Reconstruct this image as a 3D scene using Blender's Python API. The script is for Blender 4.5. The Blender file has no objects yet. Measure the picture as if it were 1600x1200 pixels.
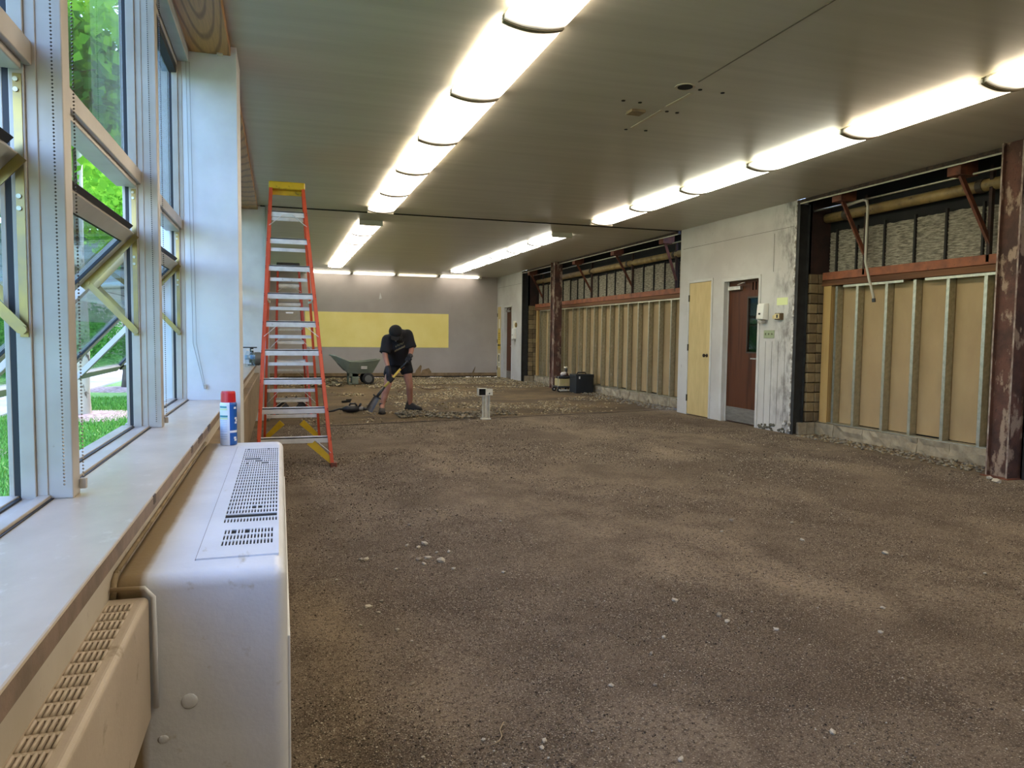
import bpy, bmesh, math, random
import numpy as np
from mathutils import Vector, Matrix, noise as mnoise

random.seed(7)
rng = np.random.default_rng(7)
scene = bpy.context.scene
COL = scene.collection

# ------------------------------------------------------------------ camera
FPX, PITCH, YAW, ROLL = 1153.97, 0.0640838, 0.3048352, 0.0114661
CAM = Vector((0.0, 0.0, 1.265))
_f = Vector((math.sin(YAW) * math.cos(PITCH), math.cos(YAW) * math.cos(PITCH), -math.sin(PITCH)))
_r = Vector((math.cos(YAW), -math.sin(YAW), 0.0))
_u = _r.cross(_f)
_c, _s = math.cos(ROLL), math.sin(ROLL)
CR, CU = _c * _r + _s * _u, -_s * _r + _c * _u
cam_data = bpy.data.cameras.new('camera')
cam_data.sensor_fit = 'HORIZONTAL'
cam_data.sensor_width = 36.0
cam_data.lens = FPX / 1600.0 * 36.0
cam_data.clip_start = 0.05
cam_data.clip_end = 300
cam = bpy.data.objects.new('camera', cam_data)
M = Matrix.Identity(4)
for i in range(3):
    M[i][0], M[i][1], M[i][2], M[i][3] = CR[i], CU[i], -_f[i], CAM[i]
cam.matrix_world = M
COL.objects.link(cam)
scene.camera = cam

# ------------------------------------------------------------------ world, sun, exposure
world = bpy.data.worlds.new('world')
scene.world = world
world.use_nodes = True
wn = world.node_tree
wn.nodes.clear()
sky = wn.nodes.new('ShaderNodeTexSky')
sky.sky_type = 'NISHITA'
sky.sun_disc = False
sky.sun_elevation = math.radians(48)
sky.sun_rotation = math.radians(15)
sky.air_density = 1.0
sky.dust_density = 1.5
bg = wn.nodes.new('ShaderNodeBackground')
bg.inputs['Strength'].default_value = 1.06
wo = wn.nodes.new('ShaderNodeOutputWorld')
tint = wn.nodes.new('ShaderNodeMix'); tint.data_type = 'RGBA'; tint.blend_type = 'MULTIPLY'
tint.inputs[0].default_value = 1.0; tint.inputs[7].default_value = (0.82, 0.95, 1.27, 1)
wn.links.new(sky.outputs[0], tint.inputs[6])
wn.links.new(tint.outputs[2], bg.inputs[0])
wn.links.new(bg.outputs[0], wo.inputs[0])

sun_l = bpy.data.lights.new('sun', 'SUN')
sun_l.energy = 2.5
sun_l.angle = math.radians(0.6)
sun_l.color = (1.0, 0.94, 0.84)
sun = bpy.data.objects.new('sun', sun_l)
sun.rotation_euler = Vector((0.16, 0.62, 0.77)).to_track_quat('Z', 'Y').to_euler()
sun.location = (-6, 10, 20)
COL.objects.link(sun)

LAMP = 9.0            # radiance of the fluorescent lenses
scene.view_settings.view_transform = 'Standard'
scene.view_settings.look = 'None'
scene.view_settings.gamma = 1.0
scene.view_settings.use_curve_mapping = False
scene.view_settings.exposure = 0.88
scene.cycles.use_denoising = True
scene.cycles.max_bounces = 8
scene.cycles.diffuse_bounces = 5
scene.cycles.transparent_max_bounces = 24
scene.cycles.sample_clamp_indirect = 8.0

# ------------------------------------------------------------------ helpers
def ray(px, py):
    return _f * FPX + CR * (px - 800) - CU * (py - 600)
def on_z(px, py, z=0.0):
    d = ray(px, py); return CAM + d * ((z - CAM.z) / d.z)
def on_x(px, py, x):
    d = ray(px, py); return CAM + d * ((x - CAM.x) / d.x)
def on_y(px, py, y):
    d = ray(px, py); return CAM + d * ((y - CAM.y) / d.y)

INV = {}          # matrix that undoes a parent's own placement
def link(o, parent=None):
    COL.objects.link(o)
    if parent is not None:
        o.parent = parent
        o.matrix_parent_inverse = INV.get(parent.name, Matrix.Identity(4))
    return o
def tag(o, label=None, cat=None, group=None, kind=None):
    if label: o['label'] = label
    if cat: o['category'] = cat
    if group: o['group'] = group
    if kind: o['kind'] = kind
    return o
def thing(name, label, cat, loc=(0, 0, 0), group=None, kind=None):
    o = bpy.data.objects.new(name, None)
    o.empty_display_size = 0.1
    o.location = loc
    COL.objects.link(o)
    INV[o.name] = Matrix.Translation(-Vector(loc))
    return tag(o, label, cat, group, kind)
def inst(name, me, parent=None, loc=(0, 0, 0), rot=(0, 0, 0), scale=(1, 1, 1)):
    o = bpy.data.objects.new(name, me)
    o.location = loc; o.rotation_euler = rot; o.scale = scale
    return link(o, parent)
def frame_of(d, up=(0, 0, 1)):
    d = Vector(d).normalized(); up = Vector(up)
    if abs(d.dot(up)) > 0.98: up = Vector((0, 1, 0))
    s = d.cross(up).normalized(); u = s.cross(d).normalized()
    return d, s, u

class MB:
    """collects geometry for ONE mesh object"""
    def __init__(self): self.v, self.f, self.m = [], [], []
    def add(self, vs, fs, mi=0):
        k = len(self.v); self.v += [tuple(p) for p in vs]
        for q in fs:
            self.f.append([i + k for i in q]); self.m.append(mi)
        return self
    def box(self, x0, y0, z0, x1, y1, z1, mi=0):
        vs = [(x, y, z) for x in (x0, x1) for y in (y0, y1) for z in (z0, z1)]
        return self.add(vs, [(0, 1, 3, 2), (4, 6, 7, 5), (0, 4, 5, 1), (2, 3, 7, 6), (0, 2, 6, 4), (1, 5, 7, 3)], mi)
    def bar(self, a, b, w, h, up=(0, 0, 1), w2=None, h2=None, mi=0):
        a, b = Vector(a), Vector(b); d, s, u = frame_of(b - a, up)
        w2 = w if w2 is None else w2; h2 = h if h2 is None else h2
        vs = [p + s * (i * ww / 2) + u * (j * hh / 2) for p, ww, hh in ((a, w, h), (b, w2, h2)) for i, j in ((-1, -1), (1, -1), (1, 1), (-1, 1))]
        return self.add(vs, [(0, 1, 2, 3), (7, 6, 5, 4), (0, 4, 5, 1), (1, 5, 6, 2), (2, 6, 7, 3), (3, 7, 4, 0)], mi)
    def tube(self, pts, r, n=10, mi=0, caps=True):
        pts = [Vector(p) for p in pts]; rs = r if hasattr(r, '__len__') else [r] * len(pts)
        rings = []; ups = (0, 0, 1)
        for i, p in enumerate(pts):
            d = pts[min(i + 1, len(pts) - 1)] - pts[max(i - 1, 0)]
            d, s, u = frame_of(d, ups); ups = u
            rings.append([p + (s * math.cos(t) + u * math.sin(t)) * rs[i] for t in [2 * math.pi * k / n for k in range(n)]])
        vs = [q for R in rings for q in R]; fs = []
        for i in range(len(pts) - 1):
            for k in range(n):
                a, b = i * n + k, i * n + (k + 1) % n
                fs.append((a, b, b + n, a + n))
        if caps:
            fs.append(tuple(range(n))[::-1]); fs.append(tuple((len(pts) - 1) * n + k for k in range(n)))
        return self.add(vs, fs, mi)
    def lathe(self, prof, c=(0, 0, 0), axis=(0, 0, 1), n=20, mi=0):
        d, s, u = frame_of(axis, (0, 1, 0) if abs(Vector(axis).normalized().z) > .9 else (0, 0, 1)); c = Vector(c)
        vs, fs = [], []
        for (r, h) in prof:
            vs += [c + d * h + (s * math.cos(t) + u * math.sin(t)) * r for t in [2 * math.pi * k / n for k in range(n)]]
        for i in range(len(prof) - 1):
            for k in range(n):
                a, b = i * n + k, i * n + (k + 1) % n
                fs.append((a, a + n, b + n, b))
        fs.append(tuple(range(n))); fs.append(tuple((len(prof) - 1) * n + k for k in range(n))[::-1])
        return self.add(vs, fs, mi)
    def prism(self, poly, d, mi=0):
        """polygon of 3-D points swept by vector d"""
        n = len(poly); d = Vector(d); vs = [Vector(p) for p in poly] + [Vector(p) + d for p in poly]
        fs = [tuple(range(n))[::-1], tuple(range(n, 2 * n))] + [(i, (i + 1) % n, (i + 1) % n + n, i + n) for i in range(n)]
        return self.add(vs, fs, mi)
    def ball(self, c, r, n=12, m=8, mi=0, sc=(1, 1, 1)):
        c = Vector(c); vs = []; fs = []
        for i in range(m + 1):
            a = math.pi * i / m
            for k in range(n):
                t = 2 * math.pi * k / n
                vs.append(c + Vector((math.sin(a) * math.cos(t) * sc[0], math.sin(a) * math.sin(t) * sc[1], math.cos(a) * sc[2])) * r)
        for i in range(m):
            for k in range(n):
                a, b = i * n + k, i * n + (k + 1) % n
                fs.append((a, a + n, b + n, b))
        return self.add(vs, fs, mi)
    def mesh(self, name, mats, smooth=False):
        me = bpy.data.meshes.new(name)
        me.from_pydata(self.v, [], self.f)
        for m in (mats if isinstance(mats, (list, tuple)) else [mats]): me.materials.append(m)
        if any(self.m): me.polygons.foreach_set('material_index', self.m)
        bm = bmesh.new(); bm.from_mesh(me)
        bmesh.ops.recalc_face_normals(bm, faces=bm.faces)
        bm.to_mesh(me); bm.free()
        if smooth: me.polygons.foreach_set('use_smooth', [True] * len(me.polygons))
        me.update()
        return me
    def build(self, name, mats, parent=None, smooth=False, bevel=0, seg=2):
        o = bpy.data.objects.new(name, self.mesh(name, mats, smooth))
        link(o, parent)
        if bevel:
            b = o.modifiers.new('bevel', 'BEVEL'); b.width = bevel; b.segments = seg; b.limit_method = 'ANGLE'
            b.harden_normals = False
            if seg > 2 or smooth: o.data.polygons.foreach_set('use_smooth', [True] * len(o.data.polygons))
        return o

def np_mesh(name, V, F, mats, smooth=False, midx=None):
    """V (n,3) and F (m,k) arrays of one face size"""
    me = bpy.data.meshes.new(name)
    V = np.asarray(V, np.float32); F = np.asarray(F, np.int32); k = F.shape[1]
    me.vertices.add(len(V)); me.vertices.foreach_set('co', V.ravel())
    me.loops.add(F.size); me.loops.foreach_set('vertex_index', F.ravel())
    me.polygons.add(len(F)); me.polygons.foreach_set('loop_start', np.arange(0, F.size, k, dtype=np.int32))
    me.polygons.foreach_set('loop_total', np.full(len(F), k, np.int32))
    for m in (mats if isinstance(mats, (list, tuple)) else [mats]): me.materials.append(m)
    if midx is not None: me.polygons.foreach_set('material_index', np.asarray(midx, np.int32))
    if smooth: me.polygons.foreach_set('use_smooth', np.ones(len(F), bool))
    me.update(calc_edges=True); me.validate()
    return me

def holes_plate(mb, xs, ys, hole, z1, z0, mi=0):
    """horizontal plate at z1 pierced where hole[i][j]; hole walls go down to z0"""
    for i in range(len(xs) - 1):
        for j in range(len(ys) - 1):
            x0, x1, y0, y1 = xs[i], xs[i + 1], ys[j], ys[j + 1]
            if not hole[i][j]:
                mb.add([(x0, y0, z1), (x1, y0, z1), (x1, y1, z1), (x0, y1, z1)], [(0, 1, 2, 3)], mi)
                H = lambda a, b: 0 <= a < len(xs) - 1 and 0 <= b < len(ys) - 1 and not hole[a][b]
                if not H(i - 1, j): mb.add([(x0, y0, z1), (x0, y1, z1), (x0, y1, z0), (x0, y0, z0)], [(0, 1, 2, 3)], mi)
                if not H(i + 1, j): mb.add([(x1, y0, z1), (x1, y1, z1), (x1, y1, z0), (x1, y0, z0)], [(3, 2, 1, 0)], mi)
                if not H(i, j - 1): mb.add([(x0, y0, z1), (x1, y0, z1), (x1, y0, z0), (x0, y0, z0)], [(3, 2, 1, 0)], mi)
                if not H(i, j + 1): mb.add([(x0, y1, z1), (x1, y1, z1), (x1, y1, z0), (x0, y1, z0)], [(0, 1, 2, 3)], mi)

def text_mesh(txt, size, mat, depth=0.002, name='lettering', offset=0.0):
    cu = bpy.data.curves.new('t', 'FONT'); cu.body = txt; cu.size = size; cu.extrude = depth
    cu.offset = offset; cu.align_x = 'CENTER'; cu.align_y = 'CENTER'; cu.resolution_u = 2
    o = bpy.data.objects.new('t', cu); COL.objects.link(o)
    dg = bpy.context.evaluated_depsgraph_get()
    me = bpy.data.meshes.new_from_object(o.evaluated_get(dg))
    me.name = name; me.materials.clear(); me.materials.append(mat)
    bpy.data.objects.remove(o); bpy.data.curves.remove(cu)
    return me

def skin_mesh(name, verts, edges, radii, mat, sub=2, root=0):
    me = bpy.data.meshes.new('sk'); me.from_pydata([tuple(v) for v in verts], edges, [])
    o = bpy.data.objects.new('sk', me); COL.objects.link(o)
    o.modifiers.new('skin', 'SKIN').use_smooth_shade = True
    for i, d in enumerate(me.skin_vertices[0].data):
        r = radii[i]; d.radius = (r, r) if not hasattr(r, '__len__') else r
        d.use_root = (i == root)
    s = o.modifiers.new('sub', 'SUBSURF'); s.levels = sub; s.render_levels = sub
    dg = bpy.context.evaluated_depsgraph_get(); dg.update()
    out = bpy.data.meshes.new_from_object(o.evaluated_get(dg))
    out.name = name; out.materials.clear(); out.materials.append(mat)
    out.polygons.foreach_set('use_smooth', [True] * len(out.polygons))
    bpy.data.objects.remove(o); bpy.data.meshes.remove(me)
    return out

# ------------------------------------------------------------------ materials
def S(r, g, b):
    """sRGB 0-255 -> linear"""
    f = lambda c: (c / 12.92) if c <= 0.04045 else ((c + 0.055) / 1.055) ** 2.4
    return (f(r / 255), f(g / 255), f(b / 255), 1.0)
def base_mat(name):
    m = bpy.data.materials.new(name); m.use_nodes = True
    nt = m.node_tree; b = nt.nodes['Principled BSDF']
    return m, nt, b
def nd(nt, t, **kw):
    n = nt.nodes.new(t)
    for k, v in kw.items():
        if k in n.inputs: n.inputs[k].default_value = v
        else: setattr(n, k, v)
    return n
def coords(nt, scale=(1, 1, 1)):
    tc = nd(nt, 'ShaderNodeTexCoord'); mp = nd(nt, 'ShaderNodeMapping'); mp.inputs['Scale'].default_value = scale
    nt.links.new(tc.outputs['Object'], mp.inputs['Vector'])
    return mp.outputs['Vector']
def mix(nt, fac, a, b):
    n = nd(nt, 'ShaderNodeMix', data_type='RGBA')
    for s, x in ((0, fac), (6, a), (7, b)):
        if hasattr(x, 'is_output'): nt.links.new(x, n.inputs[s])
        else: n.inputs[s].default_value = x
    return n.outputs[2]
def ramp(nt, src, lo, hi):
    n = nd(nt, 'ShaderNodeMapRange'); n.clamp = True
    n.inputs['From Min'].default_value = lo; n.inputs['From Max'].default_value = hi
    nt.links.new(src, n.inputs['Value'])
    return n.outputs['Result']
def noise(nt, vec, scale, detail=4, rough=0.55):
    n = nd(nt, 'ShaderNodeTexNoise', Scale=scale, Detail=detail, Roughness=rough)
    nt.links.new(vec, n.inputs['Vector'])
    return n.outputs['Fac']
def bump(nt, b, src, strength, dist=0.01):
    n = nd(nt, 'ShaderNodeBump', Strength=strength, Distance=dist)
    nt.links.new(src, n.inputs['Height']); nt.links.new(n.outputs['Normal'], b.inputs['Normal'])
def mat(name, c1, c2=None, scale=8, rough=0.6, metal=0.0, bmp=0.0, bscale=60, stretch=(1, 1, 1), lo=0.35, hi=0.65, spots=None, sscale=30, sthr=(0.62, 0.68), spec=0.5):
    """paint / plaster / metal: two tones blended by noise, optional spots and fine relief"""
    m, nt, b = base_mat(name)
    v = coords(nt, stretch)
    b.inputs['Roughness'].default_value = rough; b.inputs['Metallic'].default_value = metal
    b.inputs['Specular IOR Level'].default_value = spec
    col = None
    if c2 is None: b.inputs['Base Color'].default_value = c1
    else:
        col = mix(nt, ramp(nt, noise(nt, v, scale), lo, hi), c1, c2)
    if spots is not None:
        col = mix(nt, ramp(nt, noise(nt, v, sscale, 5, 0.65), *sthr), col if col is not None else c1, spots)
    if col is not None: nt.links.new(col, b.inputs['Base Color'])
    if bmp: bump(nt, b, noise(nt, v, bscale, 5, 0.6), bmp)
    return m
def wood_mat(name, c1, c2, rough=0.45, scale=3.0, axis='Y', bmp=0.05):
    m, nt, b = base_mat(name)
    st = {'Y': (9, 0.55, 9), 'Z': (9, 9, 0.55), 'X': (0.55, 9, 9)}[axis]
    v = coords(nt, st)
    n1 = noise(nt, v, scale, 6, 0.6)
    w = nd(nt, 'ShaderNodeTexWave', Scale=scale * .55, Distortion=6.0, Detail=3.0); w.bands_direction = 'X' if axis != 'X' else 'Y'
    nt.links.new(v, w.inputs['Vector'])
    f = mix(nt, 0.55, n1, w.outputs['Fac'])
    nt.links.new(mix(nt, ramp(nt, f, 0.25, 0.75), c1, c2), b.inputs['Base Color'])
    b.inputs['Roughness'].default_value = rough; b.inputs['Specular IOR Level'].default_value = .2
    bump(nt, b, n1, bmp)
    return m
def cathedral_mat(name, c1, c2, cx=-0.41, cy=4.1):
    """plain-sawn board: long nested rings running along y"""
    m, nt, b = base_mat(name)
    tc = nd(nt, 'ShaderNodeTexCoord'); mp = nd(nt, 'ShaderNodeMapping')
    mp.inputs['Location'].default_value = (-cx, -cy * .11, 0); mp.inputs['Scale'].default_value = (1, .11, 0)
    nt.links.new(tc.outputs['Object'], mp.inputs['Vector']); v = mp.outputs['Vector']
    w = nd(nt, 'ShaderNodeTexWave', Scale=9.0, Distortion=2.2, Detail=2.0); w.wave_type = 'RINGS'; w.rings_direction = 'Z'
    w.inputs['Detail Scale'].default_value = 1.2
    nt.links.new(v, w.inputs['Vector'])
    n1 = noise(nt, coords(nt, (60, 2, 60)), 2.0, 5, .6)
    c = mix(nt, ramp(nt, w.outputs['Fac'], .62, .98), c1, c2)
    c = mix(nt, ramp(nt, n1, .45, .75), c, S(156, 110, 62))
    nt.links.new(c, b.inputs['Base Color']); b.inputs['Roughness'].default_value = .42
    return m
def glass_mat(name, tint=(0.93, 0.97, 0.96, 1), ior=1.5):
    m, nt, b = base_mat(name); nt.nodes.remove(b)
    out = nt.nodes['Material Output']
    tr = nd(nt, 'ShaderNodeBsdfTransparent', Color=tint); gl = nd(nt, 'ShaderNodeBsdfGlossy', Roughness=0.005)
    lw = nd(nt, 'ShaderNodeLayerWeight', Blend=0.5); mx = nd(nt, 'ShaderNodeMixShader')
    pw = nd(nt, 'ShaderNodeMath', operation='POWER'); pw.inputs[1].default_value = 5.0
    ma = nd(nt, 'ShaderNodeMath', operation='MULTIPLY_ADD'); ma.inputs[1].default_value = 0.96; ma.inputs[2].default_value = 0.04
    nt.links.new(lw.outputs['Facing'], pw.inputs[0]); nt.links.new(pw.outputs[0], ma.inputs[0])
    nt.links.new(ma.outputs[0], mx.inputs[0]); nt.links.new(tr.outputs[0], mx.inputs[1]); nt.links.new(gl.outputs[0], mx.inputs[2])
    nt.links.new(mx.outputs[0], out.inputs['Surface'])
    return m
def emit_mat(name, color, strength):
    m, nt, b = base_mat(name)
    b.inputs['Base Color'].default_value = (.8, .8, .8, 1)
    b.inputs['Emission Color'].default_value = color; b.inputs['Emission Strength'].default_value = strength
    b.inputs['Roughness'].default_value = .4
    return m
# ------------------------------------------------------------------ shared materials
WHITE = mat('white_paint', S(205, 204, 200), S(190, 188, 182), 5, 0.5, spots=S(140, 130, 115), sscale=24, sthr=(0.70, 0.78), bmp=0.08, bscale=90)
FRAME = mat('window_frame_paint', S(176, 169, 158), S(160, 151, 138), 4, 0.4, spots=S(120, 110, 98), sscale=40, sthr=(0.71, 0.78))
PIER = mat('pier_paint', S(206, 208, 210), S(192, 194, 196), 3, 0.55, bmp=0.03)
BLACKRUB = mat('black_rubber', S(22, 23, 26), None, rough=0.6)
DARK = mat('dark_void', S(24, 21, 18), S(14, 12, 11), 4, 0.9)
ZINC = mat('yellow_zinc', S(158, 136, 80), S(136, 120, 88), 12, 0.35, 0.8)
ALU = mat('aluminium', S(196, 198, 200), S(170, 172, 174), 14, 0.4, 0.6, spots=S(120, 118, 112), sscale=45, sthr=(0.66, 0.75))
GALV = mat('galvanised_steel', S(190, 186, 164), S(168, 164, 144), 20, 0.38, 0.85)
PANE = glass_mat('window_glass', (0.84, 0.89, 0.88, 1))
STEELRED = mat('red_oxide_steel', S(112, 60, 36), S(80, 44, 28), 9, 0.75, bmp=0.15, spots=S(60, 34, 28), sscale=30)
ORANGE = mat('orange_primer', S(144, 82, 48), S(114, 64, 40), 7, 0.7, spots=S(96, 56, 40), sscale=26, bmp=0.1)
CHROME = mat('dull_chrome', S(200, 198, 190), S(170, 168, 160), 10, 0.28, 0.9)
BLACKP = mat('black_plastic', S(26, 26, 28), S(36, 36, 38), 10, 0.45)

# ------------------------------------------------------------------ floor
ROOM_Y0, ROOM_Y1, XW, ZC = -3.0, 22.3, 6.51, 3.095
def fz(x, y):
    return 0.012 * mnoise.noise((x * .5, y * .5, 3.1)) + 0.004 * mnoise.noise((x * 2.1, y * 2.1, 7.7))
def floor_material():
    m, nt, b = base_mat('dirt_floor')
    v = coords(nt)
    big = noise(nt, v, 0.55, 5, 0.6); med = noise(nt, v, 2.6, 6, 0.62); fine = noise(nt, v, 46, 5, 0.7); grit = noise(nt, v, 150, 3, 0.7)
    c = mix(nt, ramp(nt, big, 0.40, 0.60), S(94, 80, 66), S(118, 103, 86))
    c = mix(nt, ramp(nt, med, 0.44, 0.72), c, S(72, 59, 47))
    worn = noise(nt, coords(nt, (.55, .28, 1)), 1.6, 5, .62)
    c = mix(nt, ramp(nt, worn, 0.52, 0.66), c, S(132, 116, 97))
    c = mix(nt, ramp(nt, fine, 0.50, 0.64), c, S(66, 55, 44))
    c = mix(nt, ramp(nt, grit, 0.55, 0.68), c, S(172, 160, 140))
    # the far half of the slab (beyond the joint) keeps a paler sandy screed
    sx = nd(nt, 'ShaderNodeSeparateXYZ'); nt.links.new(v, sx.inputs[0])
    yx = nd(nt, 'ShaderNodeMath', operation='MULTIPLY_ADD'); nt.links.new(sx.outputs['X'], yx.inputs[0]); yx.inputs[1].default_value = -.2; nt.links.new(sx.outputs['Y'], yx.inputs[2])
    far = ramp(nt, yx.outputs[0], 10.3, 10.6)
    pale = mix(nt, ramp(nt, noise(nt, v, 0.9, 5, 0.6), 0.40, 0.60), S(116, 97, 70), S(86, 73, 56))
    pale = mix(nt, ramp(nt, fine, 0.50, 0.68), pale, S(74, 62, 46))
    c = mix(nt, far, c, pale)
    nt.links.new(c, b.inputs['Base Color'])
    b.inputs['Roughness'].default_value = 0.92; b.inputs['Specular IOR Level'].default_value = 0.2
    hb = mix(nt, 0.5, fine, grit)
    bump(nt, b, hb, 0.9, 0.02)
    return m
FLOOR = floor_material()
nx, ny = 100, 340
X = np.linspace(-0.36, 7.06, nx); Y = np.linspace(ROOM_Y0, ROOM_Y1, ny)
V = np.array([(x, y, fz(x, y)) for y in Y for x in X])
q = np.arange((ny - 1) * (nx - 1)); a = (q // (nx - 1)) * nx + q % (nx - 1)
floor = link(bpy.data.objects.new('floor', np_mesh('floor', V, np.stack([a, a + 1, a + nx + 1, a + nx], 1), FLOOR, True)))
tag(floor, 'bare brown dirt and screed floor of the gutted classroom', 'floor', kind='structure')
mb = MB(); mb.bar((0.2, 10.37, 0.0), (6.5, 11.63, 0.0), .025, .014); mb.build('slab_joint', mat('joint', S(96, 82, 66), S(56, 46, 38), 9, .9, bmp=.3), floor)

# ------------------------------------------------------------------ ceiling
CEIL = mat('ceiling_paint', S(186, 182, 168), S(176, 172, 158), 1.2, 0.38, bmp=0.05, bscale=5, stretch=(0.5, 7, 1), spec=0.35)
ceiling = MB().box(-0.7, ROOM_Y0, ZC, XW, ROOM_Y1 + .1, ZC + 0.36).build('ceiling', CEIL)
tag(ceiling, 'flat painted plaster ceiling with patches and a dark joint', 'ceiling', kind='structure')
MB().box(-0.25, 11.28, ZC - .012, 6.5, 11.32, ZC + .01).build('ceiling_joint', DARK, ceiling)
MB().box(2.862, 2.2, ZC - .003, 2.872, 4.76, ZC + .01).build('ceiling_seam', mat('seam', S(96, 90, 78)), ceiling)
PATCH = mat('pale_filler', S(196, 188, 168), S(180, 170, 148), 9, .7)
MB().lathe([(0.075, -.006), (0.075, 0.004)], (2.83, 4.88, ZC), n=18).build('hole_rim', PATCH, ceiling)
MB().lathe([(0.055, -.010), (0.055, 0.004)], (2.825, 4.87, ZC), n=18).build('ceiling_hole', DARK, ceiling)
MB().bar((2.944, 5.95, ZC), (2.945, 5.43, ZC), .03, .008).build('filler_strip', PATCH, ceiling)
MB().bar((2.936, 5.33, ZC), (2.95, 4.99, ZC), .03, .008).build('filler_strip', PATCH, ceiling)
MB().box(2.70, 5.47, ZC - .02, 2.82, 5.58, ZC + .005).build('ceiling_bracket', mat('bracket_tan', S(150, 130, 96), S(110, 94, 70), 12), ceiling)
mb = MB()
for px, py in ((974, 157), (1000, 160), (1094, 140), (1129, 145), (1042, 174), (1058, 176), (978, 202), (1009, 204)):
    p = on_z(px, py, ZC); mb.lathe([(.016, -.004), (.016, .003)], p, n=8)
mb.build('screw_hole', DARK, ceiling).__setitem__('kind', 'stuff')

# ------------------------------------------------------------------ window wall (left)
SILL_Z, XF = 0.83, -0.355
WALLL = mat('left_wall_paint', S(186, 178, 164), S(168, 158, 142), 3, 0.6, spots=S(128, 112, 92), sscale=10, sthr=(0.62, 0.75), bmp=0.05)
wl = MB()
wl.box(-0.72, ROOM_Y0, -0.4, XF, ROOM_Y1, 0.79)                       # under the sill
wl.box(-0.72, ROOM_Y0, 3.03, -0.53, ROOM_Y1, ZC)                     # lintel
wall_left = tag(wl.build('wall_left', WALLL), 'painted wall below the window sill', 'wall', kind='structure')
EXT = mat('outside_brick', S(150, 128, 108), S(120, 100, 84), 6, .85)
MB().box(-0.80, ROOM_Y0, -0.4, -0.721, ROOM_Y1, 0.70).build('outer_facing', EXT, wall_left)

STONE = mat('sill_stone', S(194, 180, 160), S(178, 164, 144), 7, 0.28, spots=S(206, 196, 180), sscale=22, sthr=(.60, .75), bmp=0.02, stretch=(1, .6, 1))
sg = MB()
for y0, y1 in ((ROOM_Y0, 5.17), (5.60, 11.30), (11.70, ROOM_Y1)): sg.box(-0.585, y0, 0.79, -0.326, y1, SILL_Z)
trim = sg.build('trim_1', STONE, bevel=.004); tag(trim, 'long polished beige stone window sill', 'window sill', kind='structure')
CHIP = mat('sill_chip', S(92, 78, 64), S(72, 60, 50), 30, .9)
nose = MB()
for y0, y1 in ((ROOM_Y0, 5.17), (5.60, 11.30)): nose.box(-0.327, y0, 0.792, -0.3253, y1, SILL_Z - .005)
nose.build('sill_edge', mat('unpolished_edge', S(134, 114, 98), S(112, 96, 82), 14, .85, bmp=.2), trim)
mb = MB()
for px, py, l in ((326, 664, .10), (313, 683, .16), (300, 699, .05), (241, 776, .035)):
    p = on_x(px, py, -0.326); mb.box(-.331, p.y - l / 2, SILL_Z - .024, -.3240, p.y + l / 2, SILL_Z - .001)
mb.build('chipped_edge', CHIP, trim)
p1 = MB().box(-0.72, 5.17, 0.0, -0.25, 5.60, ZC).build('trim_2', PIER, bevel=.004)
tag(p1, 'white painted pier at the end of the near window group', 'pier', kind='structure')
p2 = MB().box(-0.72, 11.30, 0.0, -0.19, 11.72, ZC).build('trim_3', PIER, bevel=.004)
tag(p2, 'far pale pier behind the stepladders', 'pier', kind='structure')
WOOD = cathedral_mat('oak_soffit', S(184, 134, 78), S(130, 86, 46))
sf = MB()
for y0, y1 in ((ROOM_Y0, 5.17), (5.60, 11.30), (11.72, ROOM_Y1)): sf.box(-0.532, y0, 3.034, -0.285, y1, ZC)
tag(sf.build('trim_4', WOOD, bevel=.003), 'oak veneer soffit board above the windows', 'soffit', kind='structure')
MB().box(-.365, 5.13, 3.024, -.33, 5.165, 3.036).build('screw_clip', PATCH, bpy.data.objects['trim_4'])

FRAMEB = mat('frame_shadow_gap', S(38, 37, 38), None, rough=.7)
def sash(win, y0, y1):
    A = Vector((-0.622, 0, 1.712)); d = Vector((-0.678, 0, -0.735)); n = Vector((0.735, 0, -0.678)); L = 1.04
    P = lambda t, y, o=0.0: A + d * t + n * o + Vector((0, y, 0))
    a, b = y0 + .022, y1 - .022
    m = MB(); w, h = .058, .034
    m.bar(P(w / 2, a), P(w / 2, b), h, w, up=d); m.bar(P(L - w / 2, a), P(L - w / 2, b), h, w, up=d)
    m.bar(P(0, a + w / 2), P(L, a + w / 2), w, h, up=n); m.bar(P(0, b - w / 2), P(L, b - w / 2), w, h, up=n)
    s = m.build('sash', FRAME, win, bevel=.003)
    g = MB(); g.bar(P(.05, (a + b) / 2), P(L - .05, (a + b) / 2), b - a - .11, .006, up=n); g.build('glass_pane', PANE, s)
    g = MB()
    g.bar(P(-.012, a + .03, -.01), P(-.012, b - .03, -.01), .012, .022, up=d)
    for y in (a + w + .004, b - w - .004): g.bar(P(.05, y, .006), P(L - .05, y, .006), .006, .012, up=n)
    g.bar(P(w + .003, a + w, .006), P(w + .003, b - w, .006), .012, .006, up=d)
    g.build('gasket', BLACKRUB, s)
    J = Vector((-0.815, 0, 1.492)); B = Vector((-0.612, 0, 1.268)); Jn = n * .028
    for y, sg in ((y0 + .012, 1), (y1 - .012, -1)):
        yy = Vector((0, y, 0)); off = Vector((0, sg * .012, 0))
        m = MB(); m.bar(J + yy + off + n * .02, B + yy + off, .004, .027, up=d); 
        for c in (J + n * .02, B): m.lathe([(.011, -.007), (.011, .007)], c + yy + off, (0, 1, 0), 10)
        m.build('sash_arm', ZINC, win)
        m = MB(); m.bar(A + yy + off * .6 + n * .024 + d * .0, J + yy + off * .6 + n * .024 + d * .03, .004, .03, up=n); m.build('sash_bracket', ZINC, win)
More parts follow.
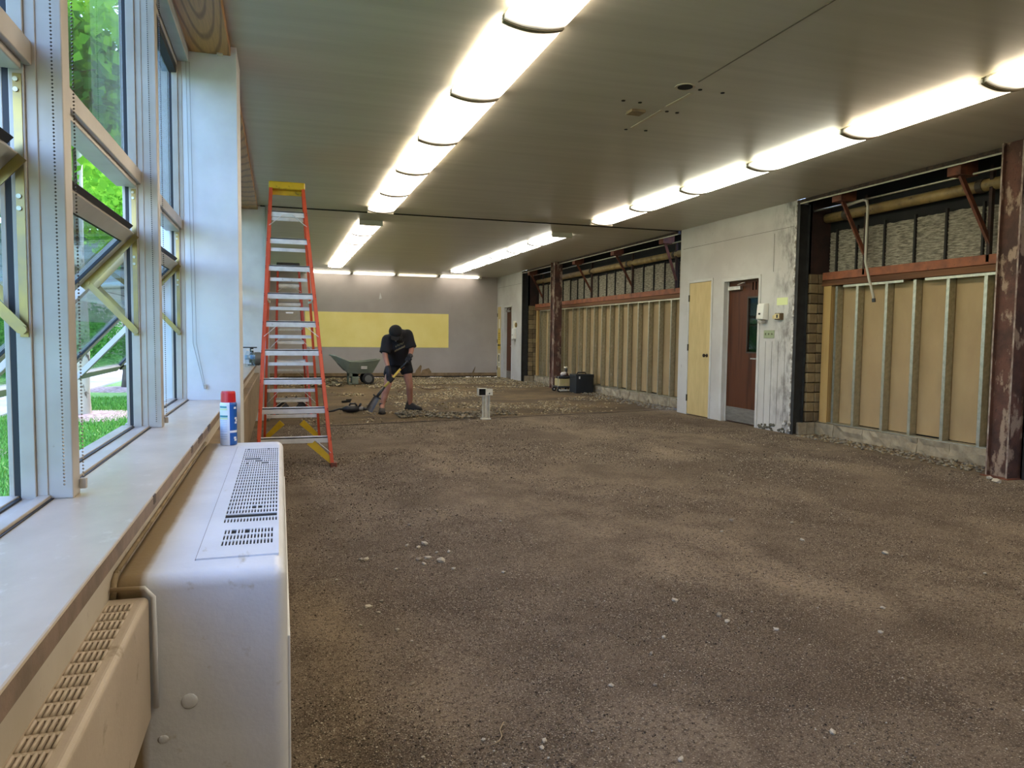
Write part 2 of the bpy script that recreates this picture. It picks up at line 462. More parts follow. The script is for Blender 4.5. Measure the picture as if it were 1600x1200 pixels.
def make_window(k, y0, y1, label, mull=True):
    w = thing('window_%d' % k, label, 'window', (-0.62, y0, SILL_Z), kind='structure')
    z0, z1 = SILL_Z, 2.966
    m = MB()
    for y, s in ((y0, 1), (y1, -1)):
        m.box(-.600, min(y, y + s * .004), z0, -.575, max(y, y + s * .004), z1)             # inner return
        m.box(-.634, min(y, y + s * .012), z0, -.600, max(y, y + s * .012), z1)             # white jamb
        m.box(-.660, min(y, y + s * .010), z0, -.648, max(y, y + s * .010), z1)             # outer jamb
    m.box(-.685, y0, z0 - .03, -.640, y1, z0 + .014); m.box(-.640, y0, z0 - .03, -.60, y1, z0 + .005); m.box(-.600, y0, z0, -.570, y1, z0 + .011)
    m.box(-.675, y0, z1 - .03, -.60, y1, z1 + .06)
    m.build('frame', FRAME, w, bevel=.002)
    g = MB()
    for y, s in ((y0, 1), (y1, -1)): g.box(-.649, min(y, y + s * .009), z0 + .014, -.633, max(y, y + s * .009), z1)
    g.box(-.649, y0, z1 - .075, -.606, y1, z1 - .028); g.box(-.640, y0 + .02, z0 + .005, -.630, y1 - .02, z0 + .0105); g.box(-.570, y0, z0 + .0002, -.563, y1, z0 + .003)
    g.build('gasket', BLACKRUB, w)
    t = MB(); t.box(-.665, y0, 1.925, -.585, y1, 1.985); t.box(-.68, y0 + .03, 1.905, -.60, y1 - .03, 1.926); t.build('transom_rail', FRAME, w, bevel=.003)
    MB().box(-.652, y0 + .02, 1.98, -.646, y1 - .02, z1 - .02).build('upper_pane', PANE, w)
    for y, s in ((y0 + .012, 1), (y1 - .012, -1)):
        t = MB(); t.box(-.624, min(y, y + s * .003), 1.25, -.605, max(y, y + s * .003), 1.90)
        t.build('slide_track', ZINC, w)
        t = MB()
        for z in (1.885, 1.86, 1.60, 1.57): t.lathe([(.006, -.003), (.006, .005)], (-.617, y + s * .003, z), (0, s, 0), 8)
        t.build('track_screw', GALV, w)
    sash(w, y0 + .014, y1 - .014)
    return w
bays = [(-.83, .63), (.70, 2.165), (2.235, 3.695), (3.765, 5.17)]
names = ['open window behind the viewer in the near group', 'leftmost open awning window, cut by the photo edge',
         'open awning window between the two chain-hung mullions', 'open awning window next to the white pier']
k = 0
for (a_, b_), lb in zip(bays, names):
    k += 1; make_window(k, a_, b_, lb)
for i in range(4):
    k += 1; a_ = 5.60 + i * 1.425; make_window(k, a_ + .03, a_ + 1.395, 'open awning window of the middle group beyond the white pier, number %d from the pier' % (i + 1))
for i in range(7):
    k += 1; a_ = 11.72 + i * 1.425; make_window(k, a_ + .03, a_ + 1.395, 'window of the far group beyond the second pier, number %d from that pier' % (i + 1))
mull_y = [-.90, .63, 2.165, 3.695] + [5.60 + 1.425 * i - .03 for i in (1, 2, 3)] + [11.72 + 1.425 * i - .03 for i in range(1, 7)]
for i, y in enumerate(mull_y):
    o = MB().box(-.655, y, SILL_Z, -.518, y + (.07 if i < 4 else .06), 2.97).build('trim_%d' % (5 + i), FRAME, bevel=.003)
    lab = {2: 'broad white window mullion with two hanging bead chains nearest the viewer', 3: 'white window mullion with bead chains midway to the white pier',
           1: 'white window mullion outside the picture beside the viewer', 0: 'white window mullion behind the viewer'}.get(i, 'white window mullion number %d beyond the white pier' % (i - 3))
    tag(o, lab, 'mullion', kind='structure')
end = MB().box(-.72, ROOM_Y0, 0.7, -.53, -.90, ZC)
end.box(-.72, 21.69, 0.7, -.3, ROOM_Y1, ZC); end.build('wall_left', PIER)
tag(bpy.data.objects['wall_left.001'], 'solid painted wall ends beyond both rows of windows', 'wall', kind='structure')

# roller shade headrail with bead chains
HEAD = mat('shade_headrail', S(176, 182, 182), S(160, 166, 168), 5, .45)
def chain(mb, a, b, sag=0, r=.0032, pitch=.0092):
    a, b = Vector(a), Vector(b); n = int((b - a).length / pitch)
    for i in range(n + 1):
        t = i / n; p = a.lerp(b, t); p.x += sag * math.sin(math.pi * t)
        x, y, z = p
        mb.add([(x + r, y, z), (x - r, y, z), (x, y + r, z), (x, y - r, z), (x, y, z + r), (x, y, z - r)],
               [(0, 2, 4), (2, 1, 4), (1, 3, 4), (3, 0, 4), (2, 0, 5), (1, 2, 5), (3, 1, 5), (0, 3, 5)])
CHAINM = mat('bead_chain', S(118, 112, 104), S(84, 80, 76), 30, .3, .85)
for y0, y1, lb, strands in (
        (.63, 2.20, 'pale grey roller shade headrail over the leftmost window, chain on the broad mullion',
         [((-.540, 2.15, 2.96), (-.535, 2.15, .87)), ((-.508, 2.225, 2.96), (-.508, 2.225, .86))]),
        (2.20, 3.73, 'pale grey roller shade headrail over the window between the mullions',
         [((-.548, 3.685, 2.96), (-.540, 3.685, .86)), ((-.508, 3.76, 2.96), (-.508, 3.76, .86))]),
        (3.73, 5.165, 'pale grey roller shade headrail ending at the white pier',
         [((-.548, 5.155, 2.96), (-.532, 5.155, 1.2)), ((-.528, 5.155, 2.96), (-.512, 5.155, 1.2)), ((-.532, 5.155, 1.2), (-.472, 5.155, .92)), ((-.512, 5.155, 1.2), (-.464, 5.155, .92))])):
    t = thing('roller_shade', lb, 'roller shade', (-.56, y0, 3.0))
    MB().box(-.597, y0 + .004, 2.966, -.534, y1 - .004, 3.033).build('headrail', HEAD, t, bevel=.003)
    mb = MB()
    for a_, b_ in strands: chain(mb, a_, b_)
    o = mb.build('bead_chain', CHAINM, t); o['kind'] = 'stuff'
    e = strands[-1][1]
    MB().box(e[0] - .008, e[1] - .008, e[2] - .016, e[0] + .008, e[1] + .008, e[2] + .012).build('chain_tensioner', FRAME, t, bevel=.002)

# conduit on the far pier
mb = MB().tube([(-.165, 11.27, 0.0), (-.165, 11.27, ZC)], .022, 10)
tag(mb.build('conduit', mat('conduit_paint', S(170, 172, 170), None, rough=.5), smooth=True), 'thin vertical painted conduit on the corner of the far pier', 'conduit')

# ------------------------------------------------------------------ back wall and wall behind the viewer
BACKP = mat('back_wall_paint', S(170, 160, 152), S(162, 152, 144), 1.5, 0.6, spots=S(196, 188, 180), sscale=9, sthr=(.72, .76), bmp=0.02)
wb = MB().box(-.72, ROOM_Y1, 0, 7.2, ROOM_Y1 + .2, ZC + .3).build('wall_back', BACKP)
tag(wb, 'grey mauve painted end wall of the room', 'wall', kind='structure')
BARE = mat('bare_plaster', S(140, 116, 84), S(112, 92, 66), 8, .85, bmp=.2)
m = MB(); m.box(-.3, ROOM_Y1 - .006, 0.02, XW, ROOM_Y1, .13); m.build('unpainted_base', BARE, wb)
m = MB(); m.box(-.3, ROOM_Y1 - .02, 0, XW, ROOM_Y1, .035); m.build('dark_base_gap', DARK, wb)
yb = ROOM_Y1 - .004
for pts in ([(647, 588), (650, 580), (657, 571), (659, 573), (657, 588)], [(656, 588), (660, 579), (670, 576), (674, 582), (673, 588)], [(735, 588), (742, 578), (743, 573), (739, 588)], [(745, 588), (741, 583), (760, 586), (765, 588)]):
    q = [on_y(x, y, yb) for x, y in pts]
    q = [Vector((p.x, yb, max(p.z + .02, .02))) for p in q]
    MB().prism(q, (0, .004, 0)).build('torn_paint_patch', BARE, wb)
p = on_y(594, 463, ROOM_Y1); MB().prism([(p.x - .03, ROOM_Y1 - .003, p.z - .08), (p.x + .05, ROOM_Y1 - .003, p.z - .06), (p.x + .0, ROOM_Y1 - .003, p.z + .12)], (0, .003, 0)).build('paint_chip', WHITE, wb)
YEL = mat('yellow_board', S(248, 228, 140), S(242, 220, 126), 1.5, .45)
tag(MB().box(.70, ROOM_Y1 - .012, .90, 4.95, ROOM_Y1 - .0005, 1.93).build('wall_board', YEL, bevel=.002), 'long pale yellow board fixed to the grey end wall', 'board')
wf = MB().box(-.72, ROOM_Y0 - .2, 0, 7.2, ROOM_Y0, ZC + .3).build('wall_front', BACKP)
tag(wf, 'plain painted wall behind the viewer', 'wall', kind='structure')
# ------------------------------------------------------------------ right wall: painted segments with doors
def wall_seg_material():
    m, nt, b = base_mat('right_wall_paint')
    v = coords(nt)
    c = mix(nt, ramp(nt, noise(nt, v, 1.4, 4), .4, .6), S(188, 184, 176), S(176, 170, 162))
    sx = nd(nt, 'ShaderNodeSeparateXYZ'); nt.links.new(v, sx.inputs[0])
    # soot and scuffs hug the broken free end of the wall (y about 8.3 and 19.85)
    e = ramp(nt, sx.outputs['Y'], 8.80, 8.27)
    n = noise(nt, coords(nt, (1, 1.8, .9)), 3.2, 6, .7)
    a = nd(nt, 'ShaderNodeMath', operation='MULTIPLY'); nt.links.new(e, a.inputs[0]); nt.links.new(ramp(nt, n, .45, .63), a.inputs[1])
    c = mix(nt, a.outputs[0], c, S(74, 68, 62))
    c = mix(nt, ramp(nt, noise(nt, v, 7, 5, .65), .66, .74), c, S(150, 142, 132))
    nt.links.new(c, b.inputs['Base Color']); b.inputs['Roughness'].default_value = .6
    bump(nt, b, noise(nt, v, 20, 5), .06)
    return m
WSEG = wall_seg_material()
TRIMW = mat('door_frame_paint', S(192, 190, 184), S(180, 176, 168), 3, .5, spots=S(140, 132, 122), sscale=30, sthr=(.7, .78))
CLOSET = mat('closet_door_ply', S(196, 172, 116), S(184, 160, 104), 5, .6, stretch=(1, 2.5, .6), spots=S(150, 122, 74), sscale=13, sthr=(.72, .75), bmp=.03)
REDWOOD = wood_mat('red_brown_door', S(82, 46, 26), S(62, 33, 19), 0.5, 2.4, 'Z', .02)
KICK = mat('kick_plate_steel', S(142, 136, 126), S(122, 116, 106), 6, .45, .55, stretch=(1, 1, 6))
SEAM = mat('panel_seam', S(112, 106, 98), None, rough=.8)
def wall_segment(y0, y1, cl, dr, label):
    """cl = (y0,y1) closet leaf, dr = (y0,y1) main door leaf"""
    w = thing('wall_right', label, 'wall', (XW, y0, 0), kind='structure')
    z_c, z_d = 2.18, 2.135; x0, x1 = XW, XW + .24
    m = MB()
    for a, b in ((y0, dr[0] - .045), (dr[1] + .045, cl[0] - .04), (cl[1] + .04, y1)): m.box(x0, a, 0, x1, b, z_d + .05)
    m.box(x0, y0, z_d + .05, x1, y1, ZC)
    o = m.build('wall_body', WSEG, w)
    m = MB(); m.box(x0 - .002, y0 + .05, 2.762, x0 + .004, y1 - .08, 2.768); m.build('panel_seam', SEAM, w)
    return w, x0, x1, z_c, z_d
def make_doors(idx, cl, dr, lite, label_c, label_d, wall):
    x0 = XW
    # plywood closet door
    d = thing('door_%d' % idx, label_c, 'door', (x0, cl[0], 0), kind='structure')
    zt = 2.18
    m = MB()
    m.box(x0 - .012, cl[0] - .04, 0, x0 + .07, cl[0], zt + .045); m.box(x0 - .012, cl[1], 0, x0 + .07, cl[1] + .04, zt + .045)
    m.box(x0 - .012, cl[0], zt, x0 + .07, cl[1], zt + .045); m.build('frame', TRIMW, d, bevel=.003)
    MB().box(x0 - .004, cl[0] + .004, .012, x0 + .036, cl[1] - .004, zt - .004).build('leaf', CLOSET, d, bevel=.002)
    MB().box(x0 + .06, cl[0] - .04, 0, x0 + .2, cl[1] + .04, zt + .06).build('dark_back', DARK, d)
    for z in (.28, 1.12, 1.93):
        MB().box(x0 - .018, cl[1] - .012, z - .055, x0 + .0, cl[1] + .012, z + .055).build('hinge', STEELRED if False else mat('hinge_dark', S(52, 44, 36), None, rough=.5, metal=.6), d, bevel=.003)
    kx, ky, kz = x0 - .004, cl[0] + .075, 1.00
    m = MB(); m.lathe([(.028, 0), (.028, -.008), (.011, -.012), (.011, -.035), (.026, -.045), (.03, -.06), (.022, -.072), (.004, -.075)], (kx, ky, kz), (1, 0, 0), 14)
    m.build('knob', mat('dark_knob', S(44, 28, 20), None, rough=.35, metal=.5), d, smooth=True)
    # brown main door
    d2 = thing('door_%d' % (idx + 1), label_d, 'door', (x0, dr[0], 0), kind='structure')
    zt = 2.135
    m = MB()
    for a, b in ((dr[0] - .045, dr[0]), (dr[1], dr[1] + .06)):
        m.box(x0 - .014, a, 0, x0 + .05, b, zt + .05)
        m.box(x0 + .05, a + (.0 if a < dr[0] - .01 else .0), 0, x0 + .20, b, zt + .05)
    m.box(x0 - .014, dr[0], zt, x0 + .20, dr[1], zt + .05)
    m.box(x0 + .055, dr[1] - .016, 0, x0 + .072, dr[1], zt); m.box(x0 + .055, dr[0], 0, x0 + .072, dr[0] + .012, zt)
    m.build('frame', TRIMW, d2, bevel=.003)
    lx0, lx1 = x0 + .075, x0 + .119
    ly0, ly1, lz0, lz1 = lite
    m = MB(); a, b = dr[0] + .004, dr[1] - .004
    m.box(lx0, a, .012, lx1, ly0, zt - .004); m.box(lx0, ly1, .012, lx1, b, zt - .004)
    m.box(lx0, ly0, .012, lx1, ly1, lz0); m.box(lx0, ly0, lz1, lx1, ly1, zt - .004)
    leaf = m.build('leaf', REDWOOD, d2)
    m = MB(); t = .022
    m.box(lx0 - .006, ly0, lz0, lx0 + .02, ly0 + t, lz1); m.box(lx0 - .006, ly1 - t, lz0, lx0 + .02, ly1, lz1)
    m.box(lx0 - .006, ly0, lz0, lx0 + .02, ly1, lz0 + t); m.box(lx0 - .006, ly0, lz1 - t, lx0 + .02, ly1, lz1)
    m.build('lite_frame', mat('lite_frame_dark', S(44, 34, 24), None, rough=.4), leaf)
    MB().box(lx0 + .012, ly0 + t, lz0 + t, lx0 + .018, ly1 - t, lz1 - t).build('lite_glass', PANE, leaf)
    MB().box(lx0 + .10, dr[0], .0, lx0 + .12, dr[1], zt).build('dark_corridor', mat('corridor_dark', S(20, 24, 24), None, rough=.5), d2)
    MB().box(lx0 - .004, a + .01, .02, lx0, b - .01, .235).build('kick_plate', KICK, leaf, bevel=.001)
    m = MB(); hy = dr[0] + .075
    m.lathe([(.027, 0), (.027, -.012), (.011, -.014), (.011, -.05)], (lx0, hy, .985), (1, 0, 0), 12); m.bar((lx0 - .048, hy - .012, .985), (lx0 - .048, hy + .11, .985), .02, .018)
    m.build('lever_handle', CHROME, leaf)
    m = MB(); m.box(lx0 - .055, dr[1] - .36, 2.00, lx0, dr[1] - .05, 2.06); m.build('door_closer', CHROME, leaf, bevel=.006)
    m = MB(); m.bar((lx0 - .05, dr[1] - .30, 2.075), (lx0 - .12, dr[1] - .55, 2.09), .022, .01); m.bar((lx0 - .12, dr[1] - .55, 2.09), (lx0 + .0, dr[1] - .33, 2.10), .022, .01)
    m.build('closer_arm', CHROME, leaf)
    return d, d2, lx0, leaf

CL_A, DR_A = (10.25, 10.90), (9.03, 9.885)
wa, *_ = wall_segment(8.27, 11.22, CL_A, DR_A, 'white painted wall with two doors between the two stripped bays')
dA1, dA2, lxA, leafA = make_doors(1, CL_A, DR_A, (9.085, 9.40, 1.06, 1.89), 'yellow plywood closet door with dark knob nearer the viewer, left of the brown door',
                      'red brown door marked 11 with narrow glass lite and steel kick plate', wa)
me = text_mesh('11', .150, mat('number_dark', S(14, 9, 7), None, rough=.9, spec=.05), .001, 'door_number', .007)
o = inst('door_number', me, leafA, (lxA - .001, 9.243, 2.035), (math.pi / 2, 0, -math.pi / 2))
m = MB(); m.box(XW - .003, 8.72, 2.20, XW + .003, 8.726, 2.72); m.build('panel_seam', SEAM, wa)
for y in (8.42, 8.56, 8.70, 8.84):
    MB().box(XW - .002, y, .08, XW + .004, y + .006, 1.24).build('board_groove', SEAM, wa)
# broken plaster edge and crumbled foot of this wall
ROUGHW = mat('broken_plaster', S(206, 202, 194), S(120, 112, 100), 14, .9, bmp=.4, lo=.4, hi=.6)
SOOTY = mat('sooty_masonry', S(58, 56, 46), S(96, 92, 78), 12, .9, bmp=.5)
def ragged(y, z0, z1, name, parent, m_, w=.03, dx=.012):
    mb = MB(); n = int((z1 - z0) / .05)
    pts = [(y + random.uniform(-.2, 1) * w, z0 + (z1 - z0) * i / n) for i in range(n + 1)]
    for i in range(n):
        (a, za), (b, zb) = pts[i], pts[i + 1]
        if random.random() < .22: continue
        mb.prism([(XW - dx * random.uniform(.3, 1), y - .02, za), (XW - dx * .5, a, za), (XW - dx * .5, b, zb), (XW - dx * random.uniform(.3, 1), y - .02, zb)], (.02, 0, 0))
    return mb.build(name, m_, parent)
ragged(8.285, .12, 3.08, 'broken_edge', wa, ROUGHW)
mb = MB()
for i in range(26):
    y = random.uniform(8.3, 8.95); z = random.uniform(.005, .10) * (1.1 - (y - 8.3) * .7); s = random.uniform(.012, .04)
    mb.ball((XW - .004, y, z), s, 6, 4, 0, (.5, 1.2, .7))
mb.build('crumbled_foot', SOOTY, wa)['kind'] = 'stuff'
mb = MB()
for i in range(12):
    y = random.uniform(8.24, 8.45); mb.ball((XW - .012, y, random.uniform(.02, .16)), random.uniform(.012, .03), 6, 4, 0, (.6, 1, 1))
mb.build('crumbled_plaster', ROUGHW, wa)['kind'] = 'stuff'

CL_B, DR_B = (21.93, 22.24), (20.78, 21.50)
CL_B = (21.86, 22.24)
wb2, *_ = wall_segment(19.86, 22.30, CL_B, DR_B, 'white painted wall with two doors in the far right corner')
dB1, dB2, lxB, leafB = make_doors(3, CL_B, DR_B, (20.83, 20.95, 1.08, 1.885), 'far yellow closet door with papers and a yellow sign', 'far red brown door beside the end wall with steel kick plate', wb2)
wn3 = MB().box(XW, ROOM_Y0, 0, XW + .24, 2.0, ZC).build('wall_right', WSEG)
tag(wn3, 'white painted wall stretch beside the viewer, out of the picture', 'wall', kind='structure')

# papers and signs on the far closet door
PAPER = mat('paper', S(222, 214, 190), None, rough=.7)
SIGNY = mat('yellow_sign', S(206, 172, 50), None, rough=.5)
INK = mat('ink', S(40, 36, 30), None, rough=.7)
xd = XW - .0045
def zpy(x, y0, y1): return (on_x(x, y0, xd).z, on_x(x, y1, xd).z)
ya, yb_ = CL_B[0] + .10, CL_B[1] - .10
t = thing('notice', 'white paper notice at the top of the far yellow closet door', 'notice', (xd, ya, 1.7))
MB().box(xd - .002, ya + .02, 1.52, xd, yb_ - .03, 1.80).build('sheet', PAPER, t)
t = thing('sign', 'yellow sign with dark writing on the far closet door', 'sign', (xd, ya, 1.2))
s_ = MB().box(xd - .004, ya - .03, .86, xd, yb_ + .02, 1.47).build('sign_plate', SIGNY, t)
for i, (z, w) in enumerate(((1.36, .8), (1.30, .6), (1.24, .7), (1.18, .55))):
    c_ = (ya + yb_) / 2; MB().box(xd - .0055, c_ - .09 * w, z - .010, xd - .0038, c_ + .09 * w, z + .010).build('text_line', INK, s_)
t = thing('notice', 'white poster with a black loop drawn on it, lowest on the far closet door', 'notice', (xd, ya, .5))
s_ = MB().box(xd - .002, ya - .02, .30, xd, yb_ + .01, .74).build('sheet', PAPER, t)
c_ = (ya + yb_) / 2
m = MB(); m.tube([(xd - .003, c_ + .05 * math.cos(t_), .58 + .11 * math.sin(t_)) for t_ in np.linspace(-.9, math.pi + .9, 14)], .012, 6); m.build('drawn_loop', INK, s_)
for z in (.42, .37): MB().box(xd - .004, c_ - .07, z - .008, xd - .0018, c_ + .07, z + .008).build('text_line', INK, s_)

# ------------------------------------------------------------------ small things on the near door wall
SOAP = mat('dispenser_plastic', S(214, 210, 198), None, rough=.4)
def dispenser(y, z, w, h, label):
    t = thing('soap_dispenser', label, 'dispenser', (XW, y, z))
    x = XW
    m = MB(); m.prism([(x, y - w / 2, z - h * .42), (x - .10, y - w / 2, z - h * .36), (x - .085, y - w / 2, z + h * .44), (x - .06, y - w / 2, z + h * .5), (x, y - w / 2, z + h * .5)], (0, w, 0))
    b = m.build('body', SOAP, t, bevel=.012, seg=3)
    MB().box(x - .103, y - .018, z - .03, x - .088, y + .018, z - .005).build('window', BLACKP, b)
    m = MB(); m.box(x - .095, y - w * .3, z - h * .56, x - .02, y + w * .3, z - h * .42); m.build('push_lever', mat('lever_grey', S(150, 146, 138)), t, bevel=.006)
    return t
dispenser(8.875, 1.64, .15, .26, 'white plastic soap dispenser at the near brown door frame')
dispenser(20.42, 1.33, .20, .34, 'white soap dispenser on the far wall end beside the far brown door')
t = thing('note', 'pale yellow square paper stuck above the light switch', 'note', (XW, 8.5, 1.8))
MB().box(XW - .003, 8.40, 1.735, XW, 8.625, 1.835).build('sheet', mat('sticky_yellow', S(206, 212, 150), None, rough=.6), t)
t = thing('thermostat', 'beige thermostat with a dark dial in a brown box', 'thermostat', (XW, 8.55, 1.58))
b = MB().box(XW - .05, 8.475, 1.535, XW, 8.60, 1.625).build('box', mat('thermo_brown', S(88, 66, 40)), t, bevel=.004)
MB().box(XW - .056, 8.50, 1.55, XW - .05, 8.60, 1.615).build('cover', mat('thermo_cover', S(206, 186, 132), None, rough=.4), b)
MB().box(XW - .06, 8.525, 1.56, XW - .055, 8.555, 1.605).build('dial', INK, b)
MB().box(XW - .02, 8.60, 1.55, XW, 8.69, 1.60).build('side_plate', mat('side_plate', S(190, 172, 120)), t, bevel=.003)
t = thing('switch_plate', 'green grey switch plate with two toggles under the soap dispenser', 'switch', (XW, 8.76, 1.34))
b = MB().box(XW - .008, 8.655, 1.285, XW, 8.885, 1.395).build('plate', mat('switch_green', S(138, 146, 112), None, rough=.5), t, bevel=.003)
for y in (8.70, 8.77, 8.84): MB().box(XW - .02, y - .006, 1.33, XW - .007, y + .006, 1.355).build('toggle', mat('toggle', S(110, 112, 90)), b)
t = thing('note', 'pale paper with a round brown knob above the far soap dispenser', 'note', (XW, 20.5, 1.65))
MB().box(XW - .003, 20.36, 1.50, XW, 20.62, 1.72).build('sheet', PAPER, t)
MB().lathe([(.07, 0), (.07, -.03), (.03, -.045)], (XW - .002, 20.33, 1.60), (1, 0, 0), 12).build('round_knob', mat('brass_brown', S(128, 104, 60), None, rough=.4, metal=.4), t)

# ------------------------------------------------------------------ stripped bays between the wall segments
XS, XB = 6.90, 7.00
GYP = mat('kraft_board', S(160, 134, 94), S(148, 122, 84), 2.2, .75, spots=S(120, 92, 58), sscale=9, sthr=(.70, .78), stretch=(1, 1.5, .8), bmp=.03)
WOODST = wood_mat('pine_stud', S(176, 144, 92), S(146, 112, 64), .6, 2.0, 'Z', .05)
PLATEW = wood_mat('brown_plate', S(110, 74, 48), S(82, 54, 36), .7, 2.0, 'Y', .05)
CURB = mat('rough_curb', S(158, 144, 118), S(126, 112, 90), 7, .9, bmp=.5, bscale=35, spots=S(96, 84, 70), sscale=16, sthr=(.66, .74))
BRICKM = [mat('tile_brick_%s' % n, c1, c2, 9, .85, bmp=.2, spots=S(84, 70, 46), sscale=18, sthr=(.66, .76)) for n, c1, c2 in
          (('ochre', S(132, 112, 78), S(112, 94, 64)), ('straw', S(142, 122, 86), S(122, 104, 72)), ('umber', S(114, 96, 66), S(96, 80, 56)))]
MORTAR = mat('brick_mortar', S(62, 50, 36), S(46, 38, 28), 20, .95)
def lath_material():
    m, nt, b = base_mat('scratch_plaster')
    v = coords(nt, (1, .35, 2.6))
    n = noise(nt, v, 26, 5, .7)
    c = mix(nt, ramp(nt, n, .40, .66), S(96, 88, 74), S(172, 162, 142))
    c = mix(nt, ramp(nt, noise(nt, coords(nt, (1, .5, 1.6)), 18, 5, .7), .62, .72), c, S(60, 52, 42))
    nt.links.new(c, b.inputs['Base Color']); b.inputs['Roughness'].default_value = .95
    bump(nt, b, n, .8, .02)
    return m
LATH = lath_material()
def rough_block(y0, y1, x0, x1, z0, z1, amp, name, mat_, parent, ny=5, nz=3):
    """block with an uneven front (-x) face, closed at the back"""
    mb = MB(); V = []
    for j in range(nz + 1):
        for i in range(ny + 1):
            e = i in (0, ny) or j == 0
            V.append((x0 + (random.uniform(-.3, 1) * amp if not e else random.uniform(0, 1) * amp), y0 + (y1 - y0) * i / ny, z0 + (z1 - z0) * j / nz))
    F = [(j * (ny + 1) + i, j * (ny + 1) + i + 1, (j + 1) * (ny + 1) + i + 1, (j + 1) * (ny + 1) + i) for j in range(nz) for i in range(ny)]
    k = len(V); V += [(x1, y0, z0), (x1, y1, z0), (x1, y1, z1), (x1, y0, z1)]
    n1 = ny + 1
    F += [tuple(range(nz * n1, nz * n1 + n1)) + (k + 2, k + 3), tuple(range(0, n1))[::-1] + (k, k + 1),
          tuple(j * n1 for j in range(nz + 1)) + (k + 3, k), tuple(j * n1 + ny for j in range(nz + 1))[::-1] + (k + 1, k + 2), (k, k + 1, k + 2, k + 3)]
    mb.add(V, F); return mb.build(name, mat_, parent)
def brick_mesh(w, h, d):
    mb = MB(); j = .006
    mb.box(-w / 2 + j, -d, -h / 2 + j, w / 2 - j, 0, h / 2 - j); me = mb.mesh('brick', BRICKM)
    bm = bmesh.new(); bm.from_mesh(me); bmesh.ops.bevel(bm, geom=bm.edges[:], offset=.006, segments=1, affect='EDGES')
    for v in bm.verts: v.co += Vector((random.uniform(-.003, .003), random.uniform(-.004, .003), random.uniform(-.003, .003)))
    bm.to_mesh(me); bm.free(); return me
